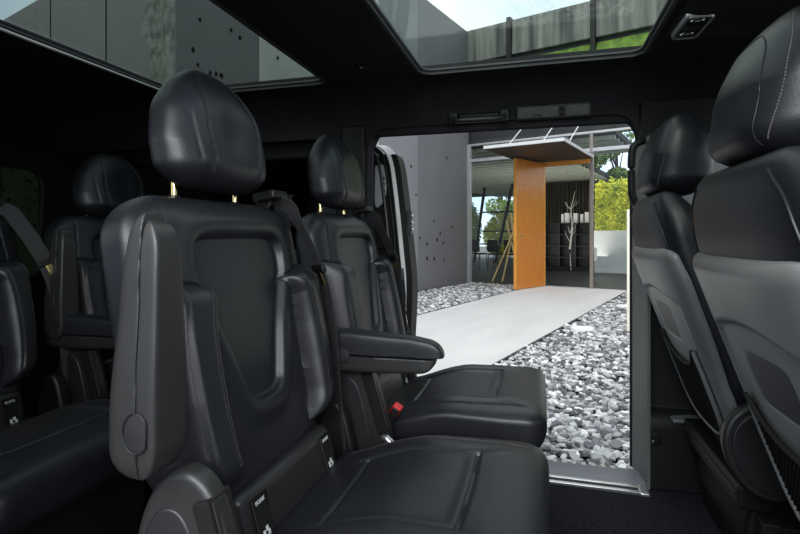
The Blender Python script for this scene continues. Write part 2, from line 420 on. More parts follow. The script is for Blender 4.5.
def make_rear_seat(label, group):
    root = thing('passenger_seat', label, 'car seat', (SX, .895, 0), 0, group)
    bk = obj('backrest', BACK.geo(back_fn), 'leather', root, smooth=60)
    for s in (1,-1):
        for ln in (BOL_MID, BOL_CREST):
            for off in (-.0035, .0035):
                g = Geo(); BACK.seam([(s*(y+off), v) for y, v in ln], back_fn, g); obj('stitching', g, 'thread', bk, smooth=0)
    cu = obj('seat_cushion', CUSH.geo(cush_fn), 'leather', root, smooth=60)
    for s in (1,-1):
        for off in (-.0045,.0045):
            g = Geo(); CUSH.seam([(s*(y+off), v) for y, v in C_SIDE2], cush_fn, g); obj('stitching', g, 'thread', cu, smooth=0)
    hd = obj('headrest', HEAD.geo(head_fn), 'leather', root, smooth=60)
    for s in (1,-1):
        for off in (-.0036,.0036):
            g = Geo(); HEAD.seam([(s*(y+off), v) for y, v in H_SEAM[5:-2]], head_fn, g); obj('stitching', g, 'thread', hd, smooth=0)
    for y in (-.098, .098):
        g = Geo(); g.tube([(-.668-SX, y, .90), (-.668-SX, y, .99)], .0058, 12); obj('headrest_post', g, 'golden_metal', root)  # golden colour paints a warm reflection on the steel posts
        g = Geo(); g.tube([(-.668-SX, y, .926), (-.668-SX, y, .937)], .011, 14); obj('post_collar', g, 'plastic_dk', root, bevel=.002)
    # lower panel with the two child seat anchor slots
    up = Vector((-math.sin(R(15)),0,math.cos(R(15)))); fw = Vector((math.cos(R(15)),0,math.sin(R(15))))
    c0 = Vector((-.478-SX, 0, .372))
    Rm = Matrix((fw, Vector((0,1,0)), up)).transposed()
    lp = Pillow(-.075,.055, lambda v:.178, lambda v:.022, lambda v:.03, .02,.025,.01,.012, 5, None, 80, 24)
    pn = obj('anchor_panel', lp.geo(lambda y,t,v: tuple(c0+fw*t+Vector((0,y,0))+up*v)), 'plastic', root)
    for y in (-.135, .135):
        g = Geo(); g.box((-.004,-.022,-.040),(.0045,.022,.038), Rm, c0+fw*.0195+Vector((0,y,0))); s_ = obj('anchor_slot', g, 'hole', pn, bevel=.002)
        g = Geo(); ring = [(-.021,-.040),(.021,-.040),(.021,.038),(-.021,.038),(-.021,-.040)]
        g.tube([c0+fw*.0245+Vector((0,y+a,0))+up*b for a,b in ring], .0022, 8); obj('slot_frame', g, 'plastic_dk', s_)
        M4 = Matrix.Translation(c0+fw*.0245+Vector((0,y,0))+up*.029) @ Matrix((Vector((0,1,0)), up, fw)).transposed().to_4x4()
        obj('slot_lettering', text_geo('ISOFIX', .0095, M4), 'ink', s_, smooth=0)
        g = Geo()                                         # little pictogram of a child seat
        for a, b, c_, d in ((-.010,-.034,-.004,-.018),(-.010,-.034,.010,-.028),(-.001,-.022,.006,-.014),(.004,-.030,.010,-.022)):
            g.box((.0245, a, b), (.0255, c_, d))
        g.v = [tuple(c0+fw*v[0]+Vector((0,y+v[1],0))+up*v[2]) for v in g.v]
        obj('seat_symbol', g, 'ink', s_, smooth=0)
    # side covers, recliner lever slot
    for s in (-1, 1):
        prof = smoothline([(-.575,.20),(-.572,.38),(-.556,.48),(-.515,.545),(-.468,.557),(-.430,.530),(-.400,.46),(-.372,.36),(-.352,.24),(-.36,.17),(-.47,.15),(-.575,.20)], 60)[:-1]
        prof = [(-.462+(u+.47)*.92, v-.018) for u, v in prof] if s < 0 else [(-.50+(u+.47)*.62, v-.12) for u, v in prof]
        g = Geo(); g.prism([(u-SX, v) for u, v in prof], s*.282, s*.322); sc_ = obj('side_cover', g, 'plastic_md' if s < 0 else 'plastic_dk', root, bevel=.012, seg=4)
        prof2 = [(-.482+(u+.462)*.66 - SX, .325+(v-.33)*.78) for u, v in prof]
        if s > 0: continue
        g = Geo(); g.prism(prof2, s*.316, s*.3255); obj('cover_plate', g, 'plastic', sc_, bevel=.004)
        Rl = Matrix.Rotation(R(-17), 3, 'Y')
        g = Geo(); g.box((-.016,-.026,-.085),(.010,.026,.075), Rl, Vector((-.410-SX, s*.304, .435))); sl = obj('lever_slot', g, 'hole', sc_, bevel=.004)
        g = Geo()
        for k in range(5): g.box((-.014+k*.0055,-.004,-.078),(-.011+k*.0055,.019,.070), Rl, Vector((-.409-SX, s*.304-.014, .435)))
        obj('slot_ribs', g, 'plastic_md', sl, bevel=.001)
        g = Geo(); g.tube(smoothline([(-.395-SX,s*.310,.345),(-.375-SX,s*.322,.335),(-.345-SX,s*.320,.310),(-.315-SX,s*.310,.28)],16), .010, 12)
        obj('recline_lever', g, 'silver', sc_)
    # base
    g = Geo(); g.loft([[(a*1-SX if False else a-SX, b*k, z) for a, b in ((-.50,-.2),(-.08,-.2),(-.08,.2),(-.50,.2))] for z, k in ((.03,1.0),(.10,1.05),(.24,1.12),(.33,1.14))])
    obj('seat_base', g, 'plastic_dk', root, bevel=.02, seg=3)
    for s in (-1,1):
        g = Geo(); g.box((-.60-SX, s*.20-.025, 0),(-.04-SX, s*.20+.025, .045)); obj('rail_foot', g, 'plastic_dk', root, bevel=.008)
    belt_parts(root, 1)
    return root

def buckle_parts(root):
    bd = Vector((.45,-.05,.75)).normalized(); c = Vector((-.385-SX,-.245,.372))
    g = Geo(); g.tube([c-bd*.16, c-bd*.02], .012, 10); bs = obj('buckle_stalk', g, 'plastic_dk', root)
    ax = Vector((0,1,0)); nx = bd.cross(ax).normalized(); Rb = Matrix((ax, bd, nx)).transposed()
    g = Geo(); g.box((-.019,-.045,-.011),(.019,.030,.011), Rb, c); bb = obj('buckle', g, 'plastic_dk', bs, bevel=.004)
    g = Geo(); g.box((-.016,.004,-.012),(.016,.034,.013), Rb, c); obj('red_release', g, 'red', bs, bevel=.003)

GRP = 'black leather passenger seats behind the front row'
s2L = make_rear_seat('nearest black leather passenger seat, its left armrest flipped upright beside the backrest', GRP)
ROW3 = -.925
s2R = dup(s2L, (SX, 1.55, 0), 0, 'black leather passenger seat by the open side door, left armrest folded level')
s3L = dup(s2L, (SX-.935, .895, 0), 0, 'rearmost black leather seat at the lower left edge, belt across its right shoulder')
s3R = dup(s2L, (SX+ROW3, 1.55, 0), 0, 'rearmost black leather seat beside the dark rear window, left armrest flipped upright')
arm_parts(s2L, -1, True)
arm_parts(s2R, -1, False)
arm_parts(s3R, -1, True)
arm_parts(s3L, 1, False)
for ch in list(s3L.children):
    if ch.name.startswith(('seat_belt','belt_guide')):
        for c2 in list(ch.children): bpy.data.objects.remove(c2)
        bpy.data.objects.remove(ch)
belt_parts(s3L, 1, True)
buckle_parts(s2R)
for ch in s3R.children:
    if ch.name.startswith('headrest') and 'post' not in ch.name: ch.location.z -= .022

# ------------------------------------------------------------------ FRONT SEATS
FX = .62
def fback_fn(y, t, v, x0=.528, z0=.37, lean=R(20)):
    return (x0 - v*math.sin(lean) + t*math.cos(lean) - FX, y, z0 + v*math.cos(lean) + t*math.sin(lean))
def fb_disp(Y, V):
    A = np.abs(Y)
    return .03*sst(A, .12, .2)*sst(.45-V, 0, .1) - .006*np.exp(-((A-.13)/.005)**2)*sst(.5-V,0,.05)
FBACK = Pillow(-.02, .645, interp([(0,.215),(.15,.245),(.3,.252),(.45,.254),(.53,.250),(.65,.23)]), lambda v: .06, interp([(0,.075),(.3,.075),(.45,.07),(.62,.05)]), .05, .11, .03, .085, 3.2, fb_disp, 160, 70)
SHELL_TOP = .508
def fshell_disp(Y, V):
    # upper band, lower field set back, shallow hand dip; t grows to the rear
    A = np.abs(Y)
    edge = .405 - .9*A*A
    d = -.010*sst(edge-V, 0, .016)*sst(.205-A, 0, .03)
    d += -.020*sst(.085-A, 0, .035)*sst(V-.245, 0, .02)*sst(.345-V, 0, .035)
    return d
FSHELL = Pillow(-.0, SHELL_TOP, interp([(0,.205),(.1,.230),(.3,.245),(.42,.247),(.51,.238)]), lambda v: .024, lambda v: .01, .03, .03, .03, .06, 4.5, fshell_disp, 160, 80, 2.2)
def fshell_fn(y, t, v):
    # wraps round the rear of the backrest
    wrap = .018*(abs(y)/.24)**4
    return fback_fn(y, -(.062+t-wrap*1.2), v)
def fhead_fn(y, t, v): return (.372 + .05*(v-1.08) + t - FX, y, v)
FH_SEAM = smoothline([(0,1.165),(.05,1.16),(.085,1.13),(.10,1.08),(.098,1.03),(.09,.99)], 40)
def fh_disp(Y, V):
    return -.004*np.exp(-(pdist(np.abs(Y),V,FH_SEAM)/.0035)**2)
FHEAD = Pillow(.972, 1.200, interp([(.96,.115),(1.02,.136),(1.08,.142),(1.14,.134),(1.2,.115)]), interp([(.96,.07),(1.05,.085),(1.2,.06)]), interp([(.96,.085),(1.0,.092),(1.08,.085),(1.15,.068),(1.2,.055)]), .055, .11, .05, .075, 2.8, None, 160, 60, 2.5)
def make_front_seat(label, group):
    root = thing('front_seat', label, 'car seat', (FX, .92, 0), 0, group)
    bk = obj('backrest', FBACK.geo(fback_fn), 'leather', root, smooth=60)
    for s in (1,-1):                                        # seam piping on the rear upholstery
        g = Geo()
        ln = smoothline([(s*.222,.42),(s*.212,.52),(s*.195,.585),(s*.155,.626)], 30)
        pts = []
        for y, v in ln:
            w, c = FBACK.ends(v); u = min(1, abs(y/w)); pts.append(Vector(fback_fn(y, -(FBACK.b(v)*c*(1-u**3.2)**(1/3.2))-.0005, v)))
        g.tube(pts, .0022, 6); obj('piping', g, 'leather_dark', bk)
    sh = obj('back_shell', FSHELL.geo(fshell_fn), 'shell', root, smooth=60)
    # dark plate painting the shade inside the hand recess
    g = Geo(); rr = rounded_rect(-.058,.058,.262,.318,.02,5)
    g.loft([[Vector(fback_fn(y*sc, -(.0672+k), .29+(v-.29)*sc)) for y, v in rr] for k, sc in ((0,1.0),(.004,1.0),(.004,.86),(.001,.8))]); obj('recess_shade', g, 'plastic_dk', sh)
    # net pocket
    fr = smoothline([(-.165,.235),(-.17,.15),(-.157,.04),(-.11,-.002),(0,-.012),(.11,-.002),(.157,.04),(.17,.15),(.165,.235)], 60)
    def off(y, v): return -(.0745 + .005*(1-(y/.2)**2))
    g = Geo(); g.tube([fback_fn(y, off(y,v), v) for y, v in fr], .006, 10); pf = obj('pocket_frame', g, 'shell', root)
    topl = smoothline([(-.165,.235),(-.12,.195),(-.06,.178),(0,.175),(.06,.178),(.12,.195),(.165,.235)], 40)
    g = Geo(); g.tube([fback_fn(y, off(y,v)-.003, v) for y, v in topl], .005, 8); obj('pocket_edge', g, 'net', pf)
    inside_top = interp([p for p in topl]); hb = interp([(-.012,.0),(-.002,.11),(.04,.157),(.15,.17),(.235,.165)])
    g = Geo()
    for sgn in (1,-1):
        for k in range(-34, 35):
            run = []
            for i in range(60):
                v = -.012+.25*i/59; y = k*.0125 + sgn*(v-.1)*1.0
                ok = abs(y) < hb(v)-.004 and v < inside_top(y)
                if ok: run.append(Vector(fback_fn(y, off(y,v)+.002*sgn, v)))
            if len(run) > 1: g.tube([run[0], run[len(run)//2], run[-1]] if len(run) > 2 else run, .0016, 4)
    obj('pocket_net', g, 'net', pf, smooth=0)
    g = Geo(); rows = []
    for i in range(14):
        v = -.005+.24*i/13; h = max(.01, hb(v))
        rows.append([Vector(fback_fn(y*h, -(.0765 if v > .22 else .0775), min(v, inside_top(y*h)))) for y in np.linspace(-1,1,15)])
    g.loft(rows, closed=False, caps=False); obj('pocket_lining', g, 'plastic_dk', pf)
    hd = obj('headrest', FHEAD.geo(fhead_fn), 'leather', root, smooth=60)
    g = Geo()
    def hb_pt(y, v):
        w, c = FHEAD.ends(v); u = min(.999, abs(y/w)); return Vector(fhead_fn(y, -(FHEAD.b(v)*c*(1-u**2.8)**(1/2.8))-.0004, v))
    g.tube([hb_pt(y, v) for y, v in FH_SEAM[::-1]]+[hb_pt(-y, v) for y, v in FH_SEAM[1:]], .0010, 6)
    obj('headrest_piping', g, 'leather_dark', hd)
    for s in (1,-1):                                        # side panel seam with stitching
        g = Geo()
        for k in range(46):
            a = -1.15+2.2*k/45; v = 1.085+.100*math.sin(a+.1); w, c = FHEAD.ends(v); y = s*w*(.80+.10*math.cos(a))
            u = min(.999, abs(y/w)); xt = -(FHEAD.b(v)*c*(1-u**2.8)**(1/2.8)); p0 = Vector(fhead_fn(y, xt*1.005, v))
            g.box((-.0009,-.0008,-.0017),(.0009,.0008,.0017), None, p0)
        obj('stitching', g, 'thread', hd, smooth=0)
    for y in (-.075,.075):
        g = Geo(); g.tube([(.352-FX,y,.92),(.362-FX,y,1.0)], .006, 12); obj('headrest_post', g, 'chrome', root)
        g = Geo(); g.tube([(.354-FX,y,.955),(.356-FX,y,.968)], .014, 14); obj('post_collar', g, 'plastic_dk', root)
    # cushion, side cover, pedestal
    cu = Pillow(-.0,.50, interp([(0,.225),(.2,.25),(.5,.255)]), lambda v:.05, lambda v:.09, .04,.08,.03,.06, 4, None, 90, 40)
    obj('seat_cushion', cu.geo(lambda y,t,v:(.56+v-FX, y, .385+t+.03*v)), 'leather', root)
    for s in (-1,):
        prof = [(.505+.098*math.cos(a)*(1+.15*math.sin(a)), .372+.112*math.sin(a)) for a in np.linspace(0,2*math.pi,41)[:-1]]
        g = Geo(); g.prism([(u-FX, v) for u,v in prof], s*.262, s*.295); sc_ = obj('side_cover', g, 'plastic_md', root, bevel=.010, seg=4)
        g = Geo(); g.prism([(.505+(u-.505)*.84-FX, .372+(v-.372)*.84) for u,v in prof], s*.29, s*.300); obj('cover_plate', g, 'plastic', sc_, bevel=.004)
    g = Geo(); g.loft([[(a-FX, b, z) for a, b in ((x0_,-h_),(.95,-h_),(.95,h_),(x0_,h_))] for z, x0_, h_ in ((0,.50,.21),(.06,.50,.21),(.12,.48,.2),(.30,.50,.215))])
    obj('pedestal', g, 'plastic_dk', root, bevel=.015)
    g = Geo(); g.box((.455-FX,-.235,.205),(.53-FX,.235,.265)); bm_ = obj('rear_beam', g, 'plastic_dk', root, bevel=.008)
    g = Geo(); g.box((.451-FX,-.22,.238),(.458-FX,.22,.245)); obj('beam_highlight', g, 'plastic_md', bm_, bevel=.002)  # thin paler strip painted as the highlight along the beam
    for s in (-1,1):
        g = Geo(); g.box((.52-FX, s*.215-.018, .14),(.95-FX, s*.215+.018, .175), Matrix.Identity(3)); rl = obj('slide_rail', g, 'plastic_md', root, bevel=.004)
        g = Geo(); g.box((.505-FX, s*.215-.022, .132),(.545-FX, s*.215+.022, .182)); obj('rail_cap', g, 'plastic', rl, bevel=.005)
    return root
f1 = make_front_seat("driver's seat seen from behind, large grey back shell at the right edge of the photo", 'front seats seen from behind')
f2 = dup(f1, (FX, 1.60, 0), 0, 'front passenger seat beside the grab handle, its grey back shell seen edge on')

# ------------------------------------------------------------------ VAN SHELL
YC = 1.22
XB, XF = -2.36, 1.45
RP = dict(front=(-.430,.335), rear=(-1.505,-.785)); PY = (.64, 1.80)
def zc(Y):
    u = min(1, max(0, (abs(Y-YC)-.585)/.16))
    return 1.275 + .177*(1-u**2.3)**(1/2.3)
# headliner: flat crown with two openings cut by filled bridges, curved sides
bm = bmesh.new()
def crown(bm):
    zt = 1.452
    outer = [(XB,YC-.585),(XF,YC-.585),(XF,YC+.585),(XB,YC+.585)]
    loops = [outer] + [rounded_rect(a,b,PY[0]+ (0), PY[1],.05) for a,b in RP.values()]
    ed = []
    for lp in loops:
        vs = [bm.verts.new((x,y,zt)) for x,y in lp]
        ed += [bm.edges.new((vs[i], vs[(i+1)%len(vs)])) for i in range(len(vs))]
    bmesh.ops.triangle_fill(bm, use_beauty=True, use_dissolve=False, edges=ed)
crown(bm)
g = Geo(); g.add([v.co for v in bm.verts], []); bm.verts.index_update(); g.f = [tuple(v.index for v in f.verts) for f in bm.faces]; bm.free()
for s in (-1,1):
    rows = []
    for k in range(25):
        y = YC+s*(.585+.16*math.sin(math.pi/2*k/24)); rows.append([(XB,y,zc(y)),(XF,y,zc(y))])
    for d, z in ((.760,1.270),(.80,1.285),(.83,1.30),(.88,1.50)): rows.append([(XB,YC+s*d,z),(XF,YC+s*d,z)])
    g.loft(rows, closed=False, caps=False)
ceil = struct('ceiling', g, 'headliner')
# sunroof reveal frames + glass
for i, (nm, (a,b)) in enumerate(RP.items()):
    g = Geo(); lp0 = rounded_rect(a,b,PY[0],PY[1],.05); lp1 = rounded_rect(a+.012,b-.012,PY[0]+.012,PY[1]-.012,.045); lp2 = rounded_rect(a+.02,b-.02,PY[0]+.02,PY[1]-.02,.04)
    rows = [[(x,y,1.4515) for x,y in lp0], [(x,y,1.449) for x,y in lp1], [(x,y,1.460) for x,y in lp1], [(x,y,1.461) for x,y in lp2], [(x,y,1.468) for x,y in lp2]]
    g.loft(rows, caps=False); t = struct('trim_%d'%(i+1), g, 'frame_grey')
    g = Geo(); lp3 = rounded_rect(a-.03,b+.03,PY[0]-.03,PY[1]+.03,.05)
    g.loft([[(x,y,1.467) for x,y in lp3],[(x,y,1.471) for x,y in lp3]]); w = struct('window_%d'%(i+1), g, 'glass_roof' if nm == 'front' else 'glass_roof2')
    if nm == 'rear':
        g = Geo(); g.tube([(a+.014,PY[0]+.06,1.453),(a+.014,PY[1]-.06,1.453)], .006, 8); obj('silver_lip', g, 'silver', t)
g = Geo()                                                    # roof skin over the headliner
for a,b in ((XB,-1.53),(-.76,-.455),(.36,XF)): g.box((a,YC-.86,1.485),(b,YC+.86,1.498))
for s in (-1,1): g.box((XB, YC+s*.61 if s>0 else YC-.9, 1.485),(XF, YC+.9 if s>0 else YC-.61, 1.498))
struct('trim_3', g, 'headliner')
# floor
g = Geo(); g.box((XB,.44,-.06),(XF,2.0,0)); struct('floor', g, 'carpet')
# side walls: rear quarter and front part, with window openings
def side_wall(s, nm, wn):
    Y = lambda d: YC+s*d
    yi, yo = sorted((Y(.80), Y(.86)))
    g = Geo()
    g.box((XB,yi,-.05),(-.695,yo,.80)); g.box((XB,yi,1.20),(-.695,yo,1.42)); g.box((XB,yi,.78),(-2.15,yo,1.22)); g.box((-.86,yi,.78),(-.695,yo,1.22))
    g.box((.46,yi,-.05),(XF,yo,.84)); g.box((.60,yi,1.22),(XF,yo,1.42)); g.box((.46,yi,.82),(.70,yo,1.42))
    struct(nm, g, 'trim', bevel=.015)
    g = Geo(); ym = Y(.835); g.box((-2.2,ym-.002,.76),(-.84,ym+.002,1.24)); struct('window_%d'%wn, g, 'glass_black' if s > 0 else 'glass_clear')
    g = Geo(); g.box((.66,ym-.002,.80),(XF,ym+.002,1.26)); struct('window_%d'%(wn+1), g, 'glass_clear')
side_wall(1, 'wall_right', 3); side_wall(-1, 'wall_left', 5)
# rear wall with tailgate window
g = Geo(); lo = [(.30,-.05),(2.14,-.05),(2.14,1.50),(.30,1.50)]; hole = rounded_rect(.58,1.875,.66,1.185,.07)
bm = bmesh.new(); ed = []
for lp in (lo, hole):
    vs = [bm.verts.new((XB+.01,y,z)) for y,z in lp]; ed += [bm.edges.new((vs[i],vs[(i+1)%len(vs)])) for i in range(len(vs))]
bmesh.ops.triangle_fill(bm, use_beauty=True, use_dissolve=False, edges=ed); bm.verts.index_update()
g.add([v.co for v in bm.verts], [tuple(v.index for v in f.verts) for f in bm.faces]); bm.free()
wb = struct('wall_back', g, 'trim')
g = Geo(); g.tube([Vector((XB+.018,y,z)) for y,z in hole+[hole[0]]], .014, 8); obj('window_seal', g, 'plastic', wb)
g = Geo(); g.box((XB-.008,.54,.62),(XB-.004,1.92,1.23)); w = struct('window_7', g, 'glass_dark')
g = Geo()
for k in range(60):                                          # dried specks on the rear glass
    y, z, r_ = random.uniform(1.55,1.87), random.uniform(.90,1.18), random.uniform(.002,.007)
    g.box((XB-.0035,y-r_,z-r_*.8),(XB-.0025,y+r_*random.uniform(.6,1.6),z+r_))
obj('specks', g, 'hole', w, smooth=0)
# front end: dashboard and windscreen so the cabin closes
g = Geo(); g.prism([(XF-.02,-.05),(XF-.02,.72),(1.30,.80),(1.18,.78),(1.14,.66),(1.22,.3),(1.25,-.05)], .40, 2.04); struct('wall_front', g, 'trim', bevel=.02)
g = Geo(); g.add([(XF-.06,.42,.72),(XF-.06,2.02,.72),(XF-.30,2.02,1.46),(XF-.30,.42,1.46)], [(0,1,2,3)]); struct('window_8', g, 'glass_clear')

# ---- right door aperture: sill, header, B pillar, C pillar
g = Geo(); g.prism([(1.86,-.02),(1.86,.004),(1.90,.012),(1.965,.013),(2.000,.004),(2.012,-.03),(2.012,-.20),(1.86,-.20)], -.75, .36, 'x')
struct('trim_4', g, 'sill', bevel=.004)
rp = struct('trim_5', Geo().box((-.60,1.826,-.01),(.318,1.848,.006)), 'rubber', bevel=.001)
for y in (1.818, 1.857):
    g = Geo(); g.box((-.60,y-.008,-.01),(.318,y+.008,.010)); obj('scuff_strip', g, 'silver', rp, bevel=.002)
g = Geo(); g.box((.318,1.806,-.01),(.352,1.870,.011)); obj('end_cap', g, 'silver', rp, bevel=.006, seg=3)
g = Geo()                                                     # ribbed tread on the outer step
for k in range(26): g.box((-.60+k*.034,1.966,.004),(-.584+k*.034,1.996,.0115))
obj('tread_ribs', g, 'silver', rp, bevel=.001)
# header ring of the opening with rounded top corner (seal)
def arc(cx, cz, r, a0, a1, n=10): return [(cx+r*math.cos(R(a0+(a1-a0)*k/n)), cz+r*math.sin(R(a0+(a1-a0)*k/n))) for k in range(n+1)]
ap = [(.342,.0),(.342,1.12)] + arc(.252,1.212,.09,0,90)[1:] + [(-.20,1.304)] + arc(-.60,1.215,.085,90,180) + [(-.69,.0)]
ring = Geo(); outer = [(.42,.0),(.42,1.2)] + [(.42,1.40)]*9 + [(.30,1.40)] + [(-.20,1.42)] + [(-.60,1.40)]*10 + [(-.80,1.38)] + [(-.80,.0)]
n = min(len(ap), len(outer)); ap_, ou_ = ap[:n-1]+[ap[-1]], outer[:n-1]+[outer[-1]]
ring.loft([[(x,1.955,z) for x,z in ap_],[(x,2.03,z) for x,z in ap_]], closed=False, caps=False)
ring.loft([[(x,1.955,z) for x,z in ap_],[(x,1.95,z) for x,z in ou_]], closed=False, caps=False)
ring.loft([[(x,2.03,z) for x,z in ap_],[(x,2.04,z) for x,z in ou_]], closed=False, caps=False)
dr = struct('trim_6', ring, 'headliner', smooth=50)
g = Geo(); g.tube([(x,2.0,z) for x,z in ap_], .006, 8); obj('door_seal', g, 'rubber', dr)
# B pillar
g = Geo(); g.loft([[(.329,2.036,z),(.352,1.866,z),(.362,1.866,z),(.36,2.036,z)] for z in (.0,.3,.9,1.20)])
bp = struct('trim_7', g, 'jamb', smooth=30)
g = Geo(); g.tube([(.329,2.035,0),(.329,2.035,1.2)], .006, 8); obj('edge_seal', g, 'rubber', bp)
g = Geo(); rows = []
for z, yy, xx in ((0,1.862,.360),(.205,1.862,.360),(.235,1.868,.362),(.252,1.885,.366),(.262,1.925,.366),(.40,1.935,.362),(.80,1.935,.352),(1.05,1.930,.345),(1.20,1.945,.345),(1.33,1.90,.34)):
    rows.append([(xx,yy,z),(.60,yy+.01,z),(.72,yy+.06,z),(.72,2.05,z),(xx,2.02,z)])
g.loft(rows); wb2 = struct('trim_8', g, 'trim', smooth=35, bevel=.006)
g = Geo(); g.prism([(.425,.236),(.60,.246),(.60,.262),(.425,.250)], 1.845, 1.90); obj('pillar_ledge', g, 'shell', wb2, bevel=.005)  # paler grey painted for the light its upward face would catch
g = Geo(); g.box((.366,1.854,.155),(.392,1.866,.195)); sk = obj('socket', g, 'plastic_dk', wb2, bevel=.004)
g = Geo(); g.box((.364,1.850,.160),(.372,1.857,.170)); obj('socket_latch', g, 'chrome', sk, bevel=.002)
# pale belt height cover high on the pillar
g = Geo(); g.prism(smoothline([(.43,1.19),(.47,1.205),(.56,1.20),(.60,1.17),(.60,.98),(.50,.96),(.43,1.0),(.43,1.19)],40)[:-1], 1.895, 1.935); bc = struct('trim_9', g, 'pale_trim', bevel=.008, seg=3)
g = Geo(); g.prism([(.508+.020*math.cos(a),1.035+.0085*math.sin(a)) for a in np.linspace(0,2*math.pi,21)[:-1]], 1.892, 1.90); obj('slot', g, 'hole', bc)
# C pillar and belt trim
g = Geo(); g.box((-.80,1.94,0),(-.695,2.02,1.32)); struct('trim_10', g, 'trim', bevel=.012)
# ---- grab handles and lamps
hz = thing('grab_handle', 'dark grab handle on the headliner above the side door', 'grab handle', (-.228,1.945,1.315))
g = Geo(); g.tube(smoothline([(-.108,.012,.018),(-.100,-.012,.0),(-.075,-.034,-.012),(-.03,-.040,-.014),(.03,-.040,-.014),(.075,-.034,-.012),(.100,-.012,.0),(.108,.012,.018)],40), .0105, 12); obj('grip', g, 'plastic_md', hz)
for s in (-1,1):
    g = Geo(); g.box((s*.098-.018,-.018,-.018),(s*.098+.018,.02,.028), Matrix.Rotation(R(12),3,'X')); obj('mount', g, 'plastic', hz, bevel=.006)
g = Geo(); g.box((-.08,-.004,-.012),(.08,.012,.02), Matrix.Rotation(R(12),3,'X')); obj('handle_recess', g, 'plastic_dk', hz, bevel=.008)
lz = thing('reading_lamp', 'long narrow reading lamp panel above the side door, right of the handle', 'lamp', (.046,1.952,1.325))
Rt = Matrix.Rotation(R(14),3,'X')
g = Geo(); g.box((-.136,-.012,-.028),(.136,.014,.028), Rt); lb = obj('lamp_bezel', g, 'plastic_md', lz, bevel=.006)
g = Geo(); g.box((-.128,-.016,-.020),(.020,-.008,.020), Rt); obj('lamp_lens', g, 'lamp_glass', lz, bevel=.003)
g = Geo(); g.box((.044,-.016,-.020),(.128,-.008,.020), Rt); obj('lamp_lens', g, 'lamp_glass', lz, bevel=.003)
for dz in (-.009,.010):
    g = Geo(); g.box((.026,-.0165,dz-.006),(.038,-.010,dz+.006), Rt); obj('lamp_switch', g, 'plastic_dk', lz, bevel=.002)
g = Geo(); g.tube([Rt@Vector((-.054+.014*math.cos(a),-.016,-.018+.010*math.sin(a))) for a in np.linspace(0,math.pi,9)], .0018, 6); obj('lens_mark', g, 'plastic_dk', lz)
bh = thing('grab_handle', 'upright black grab handle on the door pillar beside the passenger headrest', 'grab handle', (.335,1.90,1.04))
g = Geo(); g.tube(smoothline([(.05,.02,.155),(.015,-.005,.152),(-.020,-.015,.132),(-.030,-.018,.09),(-.030,-.018,.0),(-.026,-.016,-.045),(-.005,-.008,-.078),(.03,.02,-.095)],50), .0125, 12); obj('grip', g, 'plastic_dk', bh)
for z in (.158,-.098):
    g = Geo(); g.box((.02,-.002,z-.022),(.07,.03,z+.022)); obj('mount', g, 'plastic_dk', bh, bevel=.008)
# overhead console pad and its lamp (front of the roof)
g = Geo(); cons = Pillow(.352,.92, lambda v:.30, lambda v:.03, lambda v:.002, .05,.05,.04,.04,4,None,60,20)
oc = thing('overhead_console', 'black padded overhead console on the ceiling behind the sunroof frame', 'console', (0,1.33,1.449))
obj('console_pad', cons.geo(lambda y,t,v:(v,y,-t)), 'headliner', oc)
cl = thing('ceiling_lamp', 'silver framed reading lamp set in the overhead console', 'lamp', (.392,1.50,1.424), R(2))
g = Geo(); l0 = rounded_rect(-.034,.034,-.075,.075,.014); l1 = rounded_rect(-.026,.026,-.066,.066,.010)
g.loft([[(x,y,.006) for x,y in l0],[(x,y,-.006) for x,y in l0],[(x*.95,y*.97,-.010) for x,y in l0],[(x,y,-.009) for x,y in l1],[(x,y,.0) for x,y in l1]]); obj('lamp_bezel', g, 'silver', cl)
g = Geo(); g.loft([[(x*.98,y*.98,-.002) for x,y in l1],[(x*.98,y*.98,.002) for x,y in l1]]); obj('lamp_tray', g, 'plastic_dk', cl)
for y in (-.045,.045):
    g = Geo(); g.tube([(0,y,-.001),(0,y,-.006),(0,y,-.009)], [.017,.017,.012], 20); obj('spot_lens', g, 'chrome', cl)
g = Geo(); g.box((-.018,-.018,-.008),(.018,.018,-.001)); obj('lamp_switch', g, 'plastic_md', cl, bevel=.003)
sl = thing('ambient_light', 'tiny round ceiling light between the two roof windows', 'lamp', (-.60,1.64,1.452))
g = Geo(); g.tube([(0,0,.004),(0,0,-.004),(0,0,-.0055)], [.022,.022,.017], 24); obj('light_rim', g, 'plastic_dk', sl)
g = Geo(); g.tube([(0,0,-.004),(0,0,-.0075)], [.008,.005], 16); obj('light_lens', g, 'ink', sl)

# ---- sliding door standing open behind the right aperture
dd = thing('sliding_door', 'van sliding door standing open, its pale front edge beside the seat headrest', 'van door', (-.545,2.16,0))
ed = [(-.02,-.04),(-.005,.30),(.01,.62),(-.005,.82),(-.030,1.05),(-.052,1.19),(-.085,1.245),(-.14,1.262),(-.22,1.268)]
eds = smoothline(ed, 60)
g = Geo(); g.loft([[(x-.07,y,z) for y in (-.05,.0,.05)] + [(x,y,z) for y in (.05,.0,-.05)] for x,z in eds[:44]]); de = obj('door_edge', g, 'rubber', dd)
g = Geo(); g.strip([(x-.026,-.045,z) for x,z in eds], (.62,.78,.1), .046, .006); obj('door_flange', g, 'white_paint', dd)
g = Geo(); g.tube([(x-.062,-.055,z-.006) for x,z in eds], .008, 8); obj('weather_seal', g, 'rubber', dd)
g = Geo(); g.tube([(x-.090,-.050,z-.012) for x,z in eds], .010, 8); obj('inner_trim_bead', g, 'plastic_md', dd)
g = Geo(); g.box((-1.05,-.03,-.05),(-.09,.05,.86)); obj('door_panel', g, 'trim', dd, bevel=.02)
g = Geo(); g.box((-1.05,.0,.86),(-.16,.01,1.25)); obj('door_glass', g, 'glass_dark', dd)
